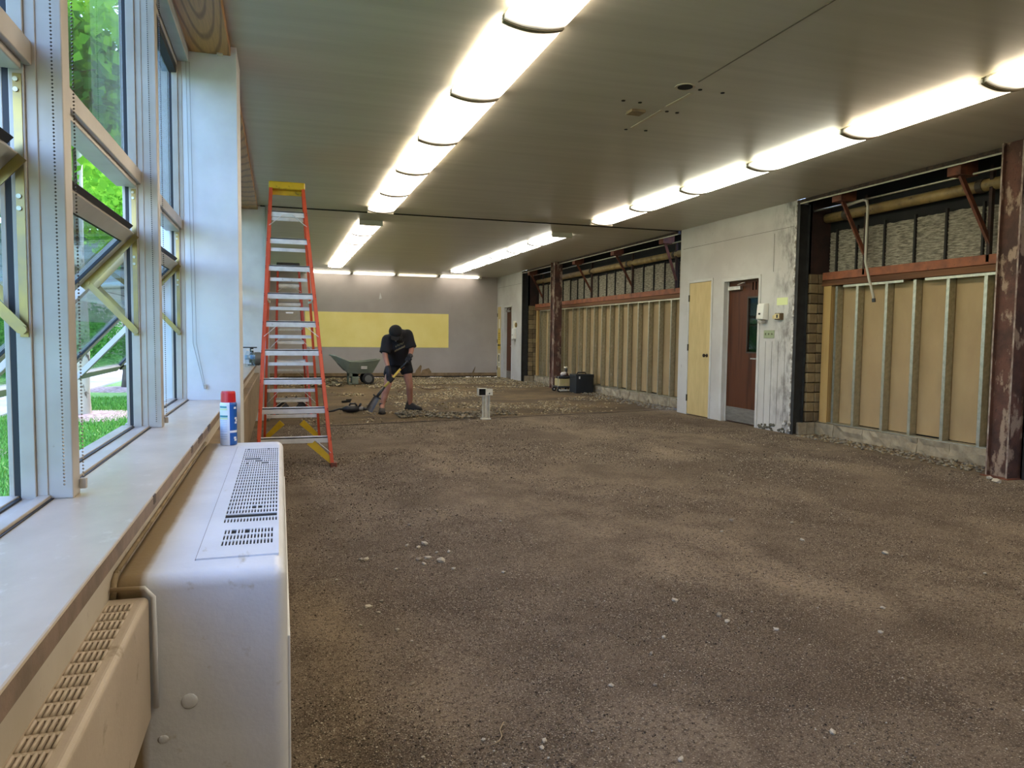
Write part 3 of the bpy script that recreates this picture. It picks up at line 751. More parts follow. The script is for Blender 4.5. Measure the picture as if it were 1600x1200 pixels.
def stripped_bay(y0, y1, studs, lath_bars, wood_edge, where, gaps=(), z_top=1.975, dabs=False, brick_x=(6.70, 6.97), far=False, brick_top=2.14):
    """bay open between wall segments: y0 near end, y1 far end (brick return faces the viewer at y1)"""
    w = thing('wall_right', 'stripped stud wall with kraft board, %s' % where, 'wall', (XS, y0, 0), kind='structure')
    # rear darkness, top and curb
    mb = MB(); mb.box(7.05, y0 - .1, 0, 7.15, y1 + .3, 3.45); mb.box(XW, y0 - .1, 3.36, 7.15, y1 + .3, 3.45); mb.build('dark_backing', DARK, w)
    n = max(4, int((y1 - y0) / .42)); ys = np.linspace(y0, y1, n + 1)
    ys[1:-1] += rng.uniform(-.06, .06, n - 1)
    for i in range(n):
        rough_block(ys[i] + .004, ys[i + 1] - .004, 6.865, 7.04, -.02, .168 - random.random() * .008, .025, 'curb_block', CURB, w)
    for i in range(2 if not far else 1):
        a = 6.62 + i * .13
    zb = .172
    MB().box(XS - .006, y0 + .02, zb - .004, XB, y1 - .05, zb + .012).build('floor_track', GALV, w)
    segs = []; a = y0 + .02
    for g0, g1 in gaps: segs.append((a, g0)); a = g1
    segs.append((a, y1 - .45 if wood_edge else y1 - .05))
    for s0, s1 in segs:
        m = MB(); m.box(XS - .006, s0, z_top - .03, XS - .001, s1, z_top); m.box(XS - .006, s0, z_top - .003, XB, s1, z_top); m.build('top_track', GALV, w)
    # steel studs: one shared C-section mesh
    m = MB(); h = z_top - .01 - (zb + .012)
    m.box(0, 0, 0, .0025, .041, h); m.box(0, 0, 0, .09, .0025, h); m.box(.0875, 0, 0, .09, .041, h); m.box(0, .039, 0, .010, .041, h)
    smesh = m.mesh('metal_stud', GALV)
    for y in studs: inst('metal_stud', smesh, w, (XS, y, zb + .012))
    if wood_edge: MB().box(XS - .01, wood_edge, zb, XS + .075, wood_edge + .14, z_top).build('wood_stud', WOODST, w, bevel=.004)
    # kraft faced boards seen between the studs
    ss = sorted(studs) + ([wood_edge] if wood_edge else [y1 - .03]); ss = [y0 + .01] + ss
    for a, b in zip(ss[:-1], ss[1:]):
        if b - a < .06: continue
        x = XB - random.uniform(0, .006)
        MB().box(x, a + .003, zb + .014 + random.uniform(0, .02), x + .013, b - .003, z_top - .01).build('kraft_board', GYP, w)
    if dabs:
        m = MB()
        for y in studs:
            for z in (1.70, 1.09, .45):
                if random.random() < (.9 if z > 1.5 else .55): m.ball((XS + .045, y - .003, z + random.uniform(-.02, .02)), .02, 6, 4, 0, (.8, .3, 1.6))
        m.build('putty_dab', PATCH, w)['kind'] = 'stuff'
    MB().box(XS - .01, y0 + .01, z_top + .004, XB + .03, y1 - .06, z_top + .075).build('brown_top_plate', PLATEW, w, bevel=.003)
    MB().box(XS - .02, y0 + .01, z_top + .08, XS + .05, y1 - .08, z_top + .18).build('orange_header_beam', ORANGE, w, bevel=.004)
    # scratch coat panels between black furring bars
    bz0, bz1 = z_top + .16, 2.70
    m = MB(); m.box(0, -.012, bz0, .03, .012, bz1 + .02); bmesh_ = m.mesh('furring_bar', mat('furring_black', S(30, 26, 22), None, rough=.8))
    for y in lath_bars: inst('furring_bar', bmesh_, w, (XB - .03, y, 0))
    lb = sorted(lath_bars); lb = [y0 + .02] + lb + [y1 - .06]
    for a, b in zip(lb[:-1], lb[1:]):
        if b - a < .08: continue
        ny_, nz_ = max(4, int((b - a) / .05)), 26
        yy = np.linspace(a + .01, b - .01, ny_ + 1); zz = np.linspace(bz0, bz1 - random.random() * .03, nz_ + 1)
        V = [(XB + .004 - .012 * abs(math.sin(i * 1.57 + .0)) * random.uniform(.5, 1.2) - random.random() * .004, y, z + random.uniform(-.006, .006)) for i, z in enumerate(zz) for y in yy]
        F = [(j * (ny_ + 1) + i, j * (ny_ + 1) + i + 1, (j + 1) * (ny_ + 1) + i + 1, (j + 1) * (ny_ + 1) + i) for j in range(nz_) for i in range(ny_)]
        me = np_mesh('scratch_panel', V, F, LATH, False)
        inst('scratch_panel', me, w)
    # ceiling angle with ragged plaster above the opening
    m = MB(); m.box(XW - .004, y0 + .1, 3.035, XW + .002, y1 - .05, 3.052); m.box(XW - .004, y0 + .1, 3.049, XW + .05, y1 - .05, 3.052); m.build('ceiling_angle', GALV, w)
    m = MB(); m.box(XW - .002, y0 + .1, 3.052, XW + .04, y1, 3.094); m.build('dark_lip', mat('brown_lip', S(70, 54, 42), S(36, 28, 24), 18, .9, bmp=.5), w)  # dark brown two-tone strip along the ceiling edge
    # black steel jamb post and brick return at the far end
    m = MB(); m.box(XW, y1 - .012, 0, XW + .17, y1, ZC - .05); m.box(XW, y1 - .06, 0, XW + .006, y1, ZC - .05); m.box(XW + .164, y1 - .05, 0, XW + .17, y1, ZC - .05)
    m.build('steel_jamb', mat('black_jamb', S(40, 40, 38), S(26, 25, 24), 8, .7, bmp=.2), w)
    MB().box(XW + .17, y1, .0, 7.06, y1 + .06, 3.4).build('dark_return', mat('rust_dark', S(58, 34, 26), S(34, 24, 20), 5, .85), w)
    b_ = MB().box(brick_x[0], y1 - .02, .165, brick_x[1] + .06, y1 + .03, brick_top).build('brick_return', MORTAR, w)
    rows = 15; h = (brick_top - .17) / rows; cw = (brick_x[1] - brick_x[0]) / 2
    bms = [brick_mesh(cw, h, .05) for _ in range(4)]
    for r in range(rows):
        for c in range(2):
            o = inst('brick', bms[(r * 3 + c * 2) % 4], b_, (brick_x[0] + cw * (c + .5), y1 - .012 - random.random() * .008, .17 + h * (r + .5)))
            o.material_slots[0].link = 'OBJECT'; o.material_slots[0].material = BRICKM[random.randrange(3)]
    for i, (xa, xb_) in enumerate(((6.60, 6.74), (6.745, 6.865))):
        m = MB(); m.box(xa, y1 - .06, -.01, xb_, y1, .16); m.build('curb_block', CURB, w, bevel=.01)
    return w
S1 = [5.79, 6.24, 6.68, 7.09, 7.56, 7.92]
stripped_bay(5.20, 8.27, S1, [8.06, 7.71, 7.26, 6.81, 6.39, 5.94], 8.03, 'in the bay between the brown door wall and the near rusty column', gaps=((6.56, 6.86),))
S2 = [19.40, 19.14, 18.71, 18.2, 17.75, 17.52, 16.98, 16.57, 16.12, 15.68, 15.25, 14.81, 14.38, 13.94, 13.49, 13.04, 12.62, 12.17]
stripped_bay(11.22, 19.86, S2 + [11.7], [19.0, 18.5, 17.9, 17.38, 16.92, 16.51, 16.09, 15.68, 15.23, 14.79, 14.29, 13.93, 13.47, 13.04, 12.61, 12.1, 11.6], 19.55, 'in the long far bay behind the far rusty column', dabs=True, z_top=2.0, far=True)
stripped_bay(2.0, 5.03, [4.75, 4.3, 3.85, 3.4, 2.95, 2.5], [4.6, 4.1, 3.6, 3.1, 2.6], None, 'in the bay right of the near column, mostly out of the picture')

# rusty steel columns
def rust_material():
    m, nt, b = base_mat('rusty_column')
    v = coords(nt)
    c = mix(nt, ramp(nt, noise(nt, v, 4, 5), .4, .62), S(88, 56, 44), S(58, 38, 30))
    c = mix(nt, ramp(nt, noise(nt, coords(nt, (2.2, 2.2, 1.0)), 3.1, 6, .62), .53, .58), c, S(138, 118, 100))
    c = mix(nt, ramp(nt, noise(nt, v, 34, 4, .7), .60, .70), c, S(44, 30, 26))
    nt.links.new(c, b.inputs['Base Color']); b.inputs['Roughness'].default_value = .85
    bump(nt, b, noise(nt, v, 14, 6, .65), .5, .02)
    return m
RUST = rust_material()
EDGE = mat('pale_flange_edge', S(150, 136, 122), S(100, 76, 66), 12, .6)  # mottled tone, paler than the column, for the flange edge strips
def column(y0, y1, x0, x1, label):
    t = thing('steel_column', label, 'column', ((x0 + x1) / 2, (y0 + y1) / 2, 0), 'rusty steel columns along the stripped wall')
    for nm, a, b in (('flange', y0, y0 + .016), ('flange', y1 - .016, y1)):
        f_ = MB().box(x0, a, -.03, x1, b, ZC + .2).build(nm, RUST, t)
        MB().box(x0 - .002, a, .0, x0, b, ZC - .02).build('flange_edge', EDGE, f_)
    MB().box(x0 + .035, y0 + .016, -.03, x0 + .05, y1 - .016, ZC + .2).build('web', RUST, t)
    MB().box(x0 - .03, y0 - .03, -.02, x1 + .03, y1 + .03, .012).build('base_plate', STEELRED, t)
column(5.05, 5.27, 6.372, 6.572, 'rusty maroon steel column at the right edge with plaster scraps')
column(16.98, 17.25, 6.40, 6.60, 'far rusty maroon steel column behind the black box')

# pipe, conduits, braces, hangers above the stud walls
GOLD = mat('gold_pipe_wrap', S(150, 124, 74), S(116, 94, 56), 6, .55, spots=S(70, 54, 34), sscale=12, bmp=.1)
for y0, y1, z, lb in ((5.1, 8.2, 2.87, 'gold wrapped pipe above the near stripped bay'), (11.3, 19.7, 2.80, 'gold wrapped pipe above the far stripped bay')):
    t = thing('pipe', lb, 'pipe', (6.93, y0, z))
    MB().tube([(6.93, y0, z), (6.93, y1, z)], .062, 14).build('pipe_run', GOLD, t, smooth=True)
    for y in np.arange(y0 + .8, y1, 1.9): MB().tube([(6.93, y, z), (6.93, y + .07, z)], .072, 14).build('collar', mat('collar_dark', S(60, 50, 36), None, rough=.7), t)
    tag(MB().tube([(6.72, y0, 2.965), (6.72, y1, 2.955)], .012, 8).build('conduit', GALV, smooth=True), 'thin grey straight conduit in front of the ' + lb.replace('gold wrapped ', 'gold '), 'conduit')
def brace(a, b, hz0, hz1, label):
    t = thing('diagonal_brace', label, 'brace', a, 'rusty diagonal braces and hangers')
    m = MB(); m.bar(a, b, .006, .05, up=(1, 0, 0)); m.bar(Vector(a) + Vector((0, .022, 0)), Vector(b) + Vector((0, .022, 0)), .045, .006, up=(1, 0, 0)); m.build('angle_strut', STEELRED if True else 0, t)
    m = MB(); m.box(b[0] - .02, b[1] - .005, hz0, b[0] + .02, b[1] + .03, hz1); m.build('hanger', mat('hanger_dark', S(62, 40, 30), S(40, 28, 24), 8, .8), t)
    m = MB(); m.box(a[0] - .07, a[1] - .06, a[2] - .03, a[0] + .16, a[1] + .10, 3.10); m.build('bracket', STEELRED, t, bevel=.004)
brace((6.62, 7.58, 3.00), (6.90, 7.46, 2.31), 2.08, 3.05, 'rusty diagonal brace left of the hanging bent conduit')
brace((6.62, 5.92, 2.98), (6.90, 5.78, 2.27), 2.08, 3.05, 'rusty diagonal brace next to the near column')
for (ya_, yb_2), lb in zip(((11.94, 12.03), (13.98, 13.78), (16.08, 15.85), (19.34, 19.16)), ('nearest the white door wall', 'second from the white door wall', 'just right of the far column', 'left of the far column')):
    brace((6.60, ya_, 2.985), (6.90, yb_2, 2.31), 2.12, 3.0, 'rusty diagonal brace above the far stripped bay, ' + lb)
m = MB(); m.tube([(6.72, 7.62, 2.93), (6.71, 7.45, 2.945), (6.70, 7.32, 2.95), (6.70, 7.265, 2.93), (6.70, 7.245, 2.86), (6.72, 7.27, 2.5), (6.73, 7.28, 2.22), (6.74, 7.22, 2.0), (6.745, 7.15, 1.80), (6.745, 7.14, 1.75)], .016, 10)
cd = thing('conduit', 'bent grey flexible conduit hanging down over the near stud wall', 'conduit', (6.7, 7.3, 2.9))
m.build('tube', mat('hanging_conduit', S(160, 152, 136), None, rough=.45), cd, smooth=True)
MB().tube([(6.745, 7.142, 1.765), (6.745, 7.136, 1.725)], .022, 10).build('end_cap', BLACKP, cd)
# ------------------------------------------------------------------ fluorescent fixtures
HOUS = mat('fixture_enamel', S(214, 208, 190), S(200, 194, 176), 4, .4)
def lens_mat(name, tint, k):
    m, nt, b = base_mat(name)
    v = coords(nt)
    sx = nd(nt, 'ShaderNodeSeparateXYZ'); nt.links.new(v, sx.inputs[0])
    ab = nd(nt, 'ShaderNodeMath', operation='ABSOLUTE'); nt.links.new(sx.outputs['Y'], ab.inputs[0])
    end = ramp(nt, ab.outputs[0], .668, .57)                       # tubes stop short of the ends
    ax = nd(nt, 'ShaderNodeMath', operation='ABSOLUTE'); nt.links.new(sx.outputs['X'], ax.inputs[0])
    mid = ramp(nt, ax.outputs[0], .0, .09)                         # two tubes, dimmer middle
    e = nd(nt, 'ShaderNodeMath', operation='MULTIPLY_ADD'); nt.links.new(mid, e.inputs[0]); e.inputs[1].default_value = .45; e.inputs[2].default_value = .55
    ep = nd(nt, 'ShaderNodeMath', operation='POWER'); nt.links.new(end, ep.inputs[0]); ep.inputs[1].default_value = 3.0
    e2 = nd(nt, 'ShaderNodeMath', operation='MULTIPLY_ADD'); nt.links.new(ep.outputs[0], e2.inputs[0]); e2.inputs[1].default_value = .98; e2.inputs[2].default_value = .02
    mu = nd(nt, 'ShaderNodeMath', operation='MULTIPLY'); nt.links.new(e.outputs[0], mu.inputs[0]); nt.links.new(e2.outputs[0], mu.inputs[1])
    mk = nd(nt, 'ShaderNodeMath', operation='MULTIPLY'); nt.links.new(mu.outputs[0], mk.inputs[0]); mk.inputs[1].default_value = LAMP * k
    b.inputs['Base Color'].default_value = (.75, .75, .72, 1); b.inputs['Roughness'].default_value = .35
    b.inputs['Emission Color'].default_value = tint; nt.links.new(mk.outputs[0], b.inputs['Emission Strength'])
    return m
L_WARM = lens_mat('lens_warm', (1.0, .84, .62, 1), .9)
L_PINK = lens_mat('lens_pink', (1.0, .85, .68, 1), .9)
L_COOL = lens_mat('lens_cool', (.96, .94, .78, 1), 1.0)
L_LOW = lens_mat('lens_low', (1.0, .88, .68, 1), .10)
L_FARP, L_FARC, L_END = lens_mat('lens_far_pink', (1.0, .87, .72, 1), 1.0), lens_mat('lens_far_cool', (.97, .94, .84, 1), 1.0), lens_mat('lens_end_wall', (1.0, .93, .84, 1), .34)
LEN, FW = 1.345, .362
def fixture_meshes(w=FW, L=LEN):
    h0, d = -.032, .046          # housing depth, lens drop
    m = MB(); m.box(-w / 2 + .02, -L / 2, h0, w / 2 - .02, L / 2, 0); hous = m.mesh('housing', HOUS)
    n = 10; prof = [(-w / 2, h0 + .008)] + [(-w / 2 + w * i / n, h0 - d * (.35 + .65 * math.sin(math.pi * i / n) ** .8)) for i in range(n + 1)] + [(w / 2, h0 + .008)]
    lens = {}
    V = [(x, y, z) for x, z in prof for y in (-L / 2 + .008, L / 2 - .008)]
    F = [(2 * i, 2 * i + 1, 2 * i + 3, 2 * i + 2) for i in range(len(prof) - 1)]
    mb = MB(); mb.add(V, F)
    k = len(prof)
    mb.add([(x, -L / 2 + .008, z) for x, z in prof], [tuple(range(k))]); mb.add([(x, L / 2 - .008, z) for x, z in prof], [tuple(range(k))[::-1]])
    base = mb.mesh('lens', L_PINK)
    for nm, mt in (('w', L_WARM), ('p', L_PINK), ('c', L_COOL), ('l', L_LOW), ('fp', L_FARP), ('fc', L_FARC), ('e', L_END)):
        me = base.copy(); me.materials.clear(); me.materials.append(mt); lens[nm] = me
    # curved joiner strip between neighbouring lenses
    jm = MB()
    pr = [(x, z - .009) for x, z in prof]; po = [(x, z + .01) for x, z in prof]
    for i in range(len(pr) - 1):
        for sgn in (-1,):
            y0, y1 = L / 2 - .019, L / 2 + .019
            jm.add([(pr[i][0], y0, pr[i][1]), (pr[i + 1][0], y0, pr[i + 1][1]), (pr[i + 1][0], y1, pr[i + 1][1]), (pr[i][0], y1, pr[i][1]),
                    (po[i][0], y0, po[i][1]), (po[i + 1][0], y0, po[i + 1][1]), (po[i + 1][0], y1, po[i + 1][1]), (po[i][0], y1, po[i][1])],
                   [(0, 1, 2, 3), (0, 4, 5, 1), (2, 6, 7, 3), (4, 7, 6, 5)])
    join = jm.mesh('joiner_strip', mat('joiner_cream', S(134, 122, 98), S(120, 108, 86), 6, .6))
    em = MB(); em.box(-w / 2 - .004, L / 2 - .008, h0 - d - .006, w / 2 + .004, L / 2 + .03, 0); cap = em.mesh('end_cap', HOUS)
    return hous, lens, join, cap
FM = fixture_meshes()
ORD = ['first', 'second', 'third', 'fourth', 'fifth', 'sixth', 'seventh', 'eighth', 'ninth', 'tenth']
def fixture(loc, rot, tint, label, group, cap_far=False, cap_near=False, scale=1):
    t = thing('ceiling_light', label, 'ceiling light', loc, group)
    t.rotation_euler = (0, 0, rot); t.scale = (1, scale, 1)
    for nm, me in (('housing', FM[0]), ('lens', FM[1][tint]), ('joiner_strip', FM[2])):
        o = bpy.data.objects.new(nm, me); COL.objects.link(o); o.parent = t
    for on, s in ((cap_far, 0), (cap_near, math.pi)):
        if on:
            o = bpy.data.objects.new('end_cap', FM[3]); COL.objects.link(o); o.parent = t; o.rotation_euler = (0, 0, s)
    return t
yend = 10.84
for i in range(9):
    yc = yend - LEN * (i + .5)
    fixture((1.40, yc, ZC), 0, ['p', 'p', 'w', 'p', 'p', 'p', 'w', 'p', 'p'][i], 'wraparound ceiling light in the near left row, %s from its far end' % ORD[i], 'near left row of ceiling lights', i == 0)
for i in range(9):
    yc = yend - .12 - LEN * (i + .5)
    fixture((4.81, yc, ZC), 0, ['p', 'c', 'c', 'c', 'w', 'w', 'w', 'c', 'w'][i], 'wraparound ceiling light in the near right row, %s from its far end' % ORD[i], 'near right row of ceiling lights', i == 0)
for i in range(6):
    yc = 12.10 + LEN * (i + .5)
    fixture((1.41, yc, ZC), 0, 'fp', 'wraparound ceiling light in the far left row, %s beyond the ceiling joint' % ORD[i], 'far left row of ceiling lights', i == 5, i == 0)
    fixture((4.74, yc + .15, ZC), 0, 'fc', 'wraparound ceiling light in the far right row, %s beyond the ceiling joint' % ORD[i], 'far right row of ceiling lights', i == 5, i == 0)
for i in range(4):
    fixture((.06 + 1.28 * (i + .5) + .66, 22.02, ZC), -math.pi / 2, 'eele'[i], 'ceiling light along the top of the end wall, %s from the left' % ORD[i], 'end wall row of ceiling lights', i == 3, i == 0, 1.28 / LEN)

# ------------------------------------------------------------------ unit ventilator under the windows
def uv_white():
    m, nt, b = base_mat('ventilator_enamel')
    v = coords(nt)
    c = mix(nt, ramp(nt, noise(nt, v, 4, 4), .4, .6), S(214, 217, 222), S(204, 207, 212))
    sx = nd(nt, 'ShaderNodeSeparateXYZ'); nt.links.new(v, sx.inputs[0])
    # dried dirt where the cabinet meets the wall
    n = noise(nt, v, 6, 4)
    e = nd(nt, 'ShaderNodeMath', operation='MULTIPLY_ADD'); nt.links.new(n, e.inputs[0]); e.inputs[1].default_value = .03; nt.links.new(sx.outputs['X'], e.inputs[2])
    c = mix(nt, ramp(nt, e.outputs[0], -.264, -.280), c, S(142, 122, 92))
    c = mix(nt, ramp(nt, noise(nt, coords(nt, (3, 1, 3)), 5, 5, .6), .64, .74), c, S(178, 174, 164))
    nt.links.new(c, b.inputs['Base Color']); b.inputs['Roughness'].default_value = .36
    bump(nt, b, noise(nt, v, 70, 4), .10)
    return m
UVW = uv_white()
UX0, UX1, UY0, UY1, UZ = XF, .012, 1.75, 3.86, .73
uv = thing('unit_ventilator', 'white metal classroom unit ventilator with slotted top under the windows', 'heater', (-.17, 2.8, 0))
body = MB().box(UX0, UY0, 0.0, UX1, UY1, UZ).build('cabinet', UVW, uv, bevel=.032, seg=5)
PX0, PX1, PY0, PY1 = -.193, -.0065, 1.855, 3.70
def axis_cells(a, b, n, fill): 
    out = []; p = (b - a) / n
    for i in range(n): out += [(a + p * i + p * (1 - fill) / 2, True), (a + p * i + p * (1 + fill) / 2, False)]
    return out
def slots(mb, gx0, gx1, nc, gy0, gy1, nr, px0, px1, py0, py1, merged, fx=.52, fy=.78):
    cx = axis_cells(gx0, gx1, nc, fx); cy = axis_cells(gy0, gy1, nr, fy)
    xs = [px0] + [c[0] for c in cx] + [px1]; ys = [py0] + [c[0] for c in cy] + [py1]
    H = [[(i % 2 == 1 and j % 2 == 1) for j in range(len(ys) - 1)] for i in range(len(xs) - 1)]
    for row, c0, c1 in merged:
        j = 2 * row + 1
        for i in range(2 * c0 + 1, 2 * c1 + 2): H[i][j] = True
    holes_plate(mb, xs, ys, H, UZ + .004, UZ + .0005)
m = MB()
# rows counted from the near end
slots(m, -.157, -.010, 17, 2.185, 3.60, 26, PX0, PX1, 2.15, PY1,
      [(1, 0, 16), (3, 8, 9), (3, 10, 11), (20, 1, 8), (19, 6, 9), (18, 9, 12), (18, 2, 3), (18, 14, 14), (25, 1, 2), (25, 11, 12)])
slots(m, -.147, -.020, 15, 1.945, 2.115, 3, PX0, PX1, PY0, 2.15, [(2, 2, 3), (2, 6, 7)])
m.box(PX0, PY0 - .0015, UZ - .002, PX1, PY0, UZ + .004)
pl = m.build('slotted_top_panel', UVW, uv)
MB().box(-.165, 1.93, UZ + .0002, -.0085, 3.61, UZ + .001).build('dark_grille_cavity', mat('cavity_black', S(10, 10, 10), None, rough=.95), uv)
MB().box(PX0 - .0022, PY0 - .002, UZ - .004, PX0, PY1, UZ + .0012).build('panel_seam', mat('uv_seam', S(112, 108, 102)), uv)
MB().box(UX1 - .002, UY0 + .03, .06, UX1 + .006, UY1 - .03, .555).build('front_access_panel', UVW, uv, bevel=.003)
m = MB(); m.ball((-.20, UY0 - .001, .44), .018, 10, 6, 0, (1, .18, 1)); m.ball((-.255, UY0 - .001, .36), .012, 8, 6, 0, (1, .18, .8)); m.build('paint_blister', UVW, uv, smooth=True)
tr_ = MB(); tr_.tube([(UX0 + .006, UY0 + .035, UZ + .004), (UX0 + .006, UY1, UZ + .002)], .005, 8); tr_.tube([(UX0 + .006, UY0 + .045, UZ + .002), (UX0 + .006, UY0 + .012, UZ - .008), (UX0 + .006, UY0 - .004, UZ - .05)], .007, 8)
BEIGE = mat('convector_paint', S(182, 167, 148), S(170, 155, 136), 5, .55, spots=S(120, 102, 74), sscale=12, sthr=(.60, .74), bmp=.08, bscale=80)
tr_.build('edge_bead', mat('dirty_bead', S(146, 128, 98), S(112, 96, 70), 14, .8), uv, smooth=True)
m = MB(); m.tube([(-.352, UY0 - .012, .712), (-.285, UY0 - .012, .710), (-.268, UY0 - .012, .69), (-.266, UY0 - .012, .60), (-.266, UY0 - .012, .44)], .0055, 8)
m.build('corner_bead', UVW, uv, smooth=True)

# ------------------------------------------------------------------ wall convectors (low beige covers)
def convector(y0, y1, x1, z0, z1, label, louv_from, nrows, colpaint, pitch=.0485):
    t = thing('convector_cover', label, 'heater', (-.31, (y0 + y1) / 2, z0))
    gx0, gx1 = XF + .006, x1 - .026
    nc = 5; cx = axis_cells(gx0, gx1, nc, .42); ya = louv_from - nrows * pitch
    cy = axis_cells(ya, louv_from, nrows, .80)
    xs = [XF] + [c[0] for c in cx] + [x1 - .012]; ys = [y0] + [c[0] for c in cy] + [y1]
    H = [[(i % 2 == 1 and j % 2 == 1) for j in range(len(ys) - 1)] for i in range(len(xs) - 1)]
    m = MB(); holes_plate(m, xs, ys, H, z1, z1 - .012)
    # rolled front edge, front, underside and end
    arc = [(x1 - .012 + .012 * math.sin(a), z1 - .012 + .012 * math.cos(a)) for a in np.linspace(0, math.pi / 2, 6)]
    pr = arc + [(x1, z0 + .0), (XF, z0)]
    for (xa, za), (xb_, zb_) in zip(pr[:-1], pr[1:]): m.add([(xa, y0, za), (xb_, y0, zb_), (xb_, y1, zb_), (xa, y1, za)], [(0, 1, 2, 3)])
    for y in (y0, y1): m.add([(x, y, z) for x, z in [(XF, z1)] + pr], [tuple(range(len(pr) + 1))])
    m.build('cover', colpaint, t)
    MB().box(XF + .002, y0 + .004, z1 - .020, x1 - .015, y1 - .004, z1 - .013).build('dark_inside', mat('convector_dark', S(58, 46, 30), S(40, 32, 22), 10, .9), t)
    pitchx = (gx1 - gx0) / nc; rb = MB()
    rb.tube([(0, -pitch * .40, 0), (0, pitch * .40, 0)], pitchx * .30, 8); rm = rb.mesh('louvre_bar', colpaint, True)
    for r in range(nrows):
        for c in range(nc + 1):
            x = gx0 + pitchx * c
            if x > x1 - .02: continue
            inst('louvre_bar', rm, t, (x, ya + pitch * (r + .5), z1 + .0005))
    return t
convector(-2.5, 1.738, -.277, .42, .69, 'beige wall convector cover with louvred top at the lower left', 1.705, 16, BEIGE)
convector(3.88, 11.28, -.285, .22, .70, 'dull brown convector cover along the wall beyond the white ventilator', 5.1, 10, mat('far_convector_paint', S(140, 122, 98), S(120, 102, 80), 5, .65, spots=S(92, 76, 56), sscale=9, sthr=(.58, .7)))

# ------------------------------------------------------------------ spray can
CANX, CANY = -.238, 3.775
t = thing('spray_can', 'blue and white aerosol can with a red cap standing on the ventilator', 'spray can', (CANX, CANY, UZ))
CANB, CANW, CANR = mat('can_blue', S(28, 92, 172), S(24, 84, 160), 6, .35), mat('can_white', S(214, 220, 228), None, rough=.35), mat('can_red', S(196, 32, 40), None, rough=.35)
TEAL, LIME, CTXT = mat('can_teal', S(70, 140, 140)), mat('can_lime', S(196, 214, 160)), mat('can_text_grey', S(168, 178, 194))
R, n = .0385, 32
mb = MB(); K_ = 1.062; rings = [(R * .94, 0.001), (R, .006), (R, .196), (R * .93, .204), (R * .80, .21)]
for r_, z in rings: pass
vs = [(CANX + r_ * math.cos(2 * math.pi * k / n), CANY + r_ * math.sin(2 * math.pi * k / n), UZ + z) for r_, z in rings for k in range(n)]
fs, mi = [], []
blue = lambda k: 1 if (math.degrees(2 * math.pi * (k + .5) / n) % 360) > 276 or (math.degrees(2 * math.pi * (k + .5) / n) % 360) < 110 else 0
for i in range(len(rings) - 1):
    for k in range(n):
        mb.add([vs[i * n + k], vs[i * n + (k + 1) % n], vs[(i + 1) * n + (k + 1) % n], vs[(i + 1) * n + k]], [(0, 1, 2, 3)], blue(k))
mb.add([vs[k] for k in range(n)], [tuple(range(n))[::-1]], 0)
cb = mb.build('can_body', [CANW, CANB], t)
def wrap(z0, z1, a0, a1, mt, nm, r=R + .0006, k=10):
    z0, z1 = z0 * K_, z1 * K_
    m = MB(); A_ = [math.radians(a0 + (a1 - a0) * i / k) for i in range(k + 1)]
    P_ = [(CANX + r * math.cos(a), CANY + r * math.sin(a)) for a in A_]
    for i in range(k): m.add([(*P_[i], UZ + z0), (*P_[i + 1], UZ + z0), (*P_[i + 1], UZ + z1), (*P_[i], UZ + z1)], [(0, 1, 2, 3)])
    return m.build(nm, mt, cb)
wrap(.170, .178, 200, 262, TEAL, 'label_band'); wrap(.160, .168, 200, 266, LIME, 'label_band'); wrap(.128, .137, 200, 268, TEAL, 'label_band'); wrap(.119, .126, 200, 268, LIME, 'label_band')
wrap(.058, .068, 278, 345, CANW, 'white_band')
for z in (.112, .104, .096, .088, .080, .072, .064, .05, .04, .03): wrap(z, z + .0022, 205, 264, CTXT, 'text_line')
for z, a in ((.165, 312), (.118, 318), (.108, 326), (.098, 318), (.03, 310), (.02, 314)): wrap(z, z + .009, a, a + 22, CANW, 'lettering', k=4)
m = MB(); m.lathe([(R * .86, .203), (R * .90, .208), (R * .86, .250), (R * .80, .258), (.004, .259)], (CANX, CANY, UZ), n=28)
m.build('red_cap', CANR, t, smooth=False, bevel=0)

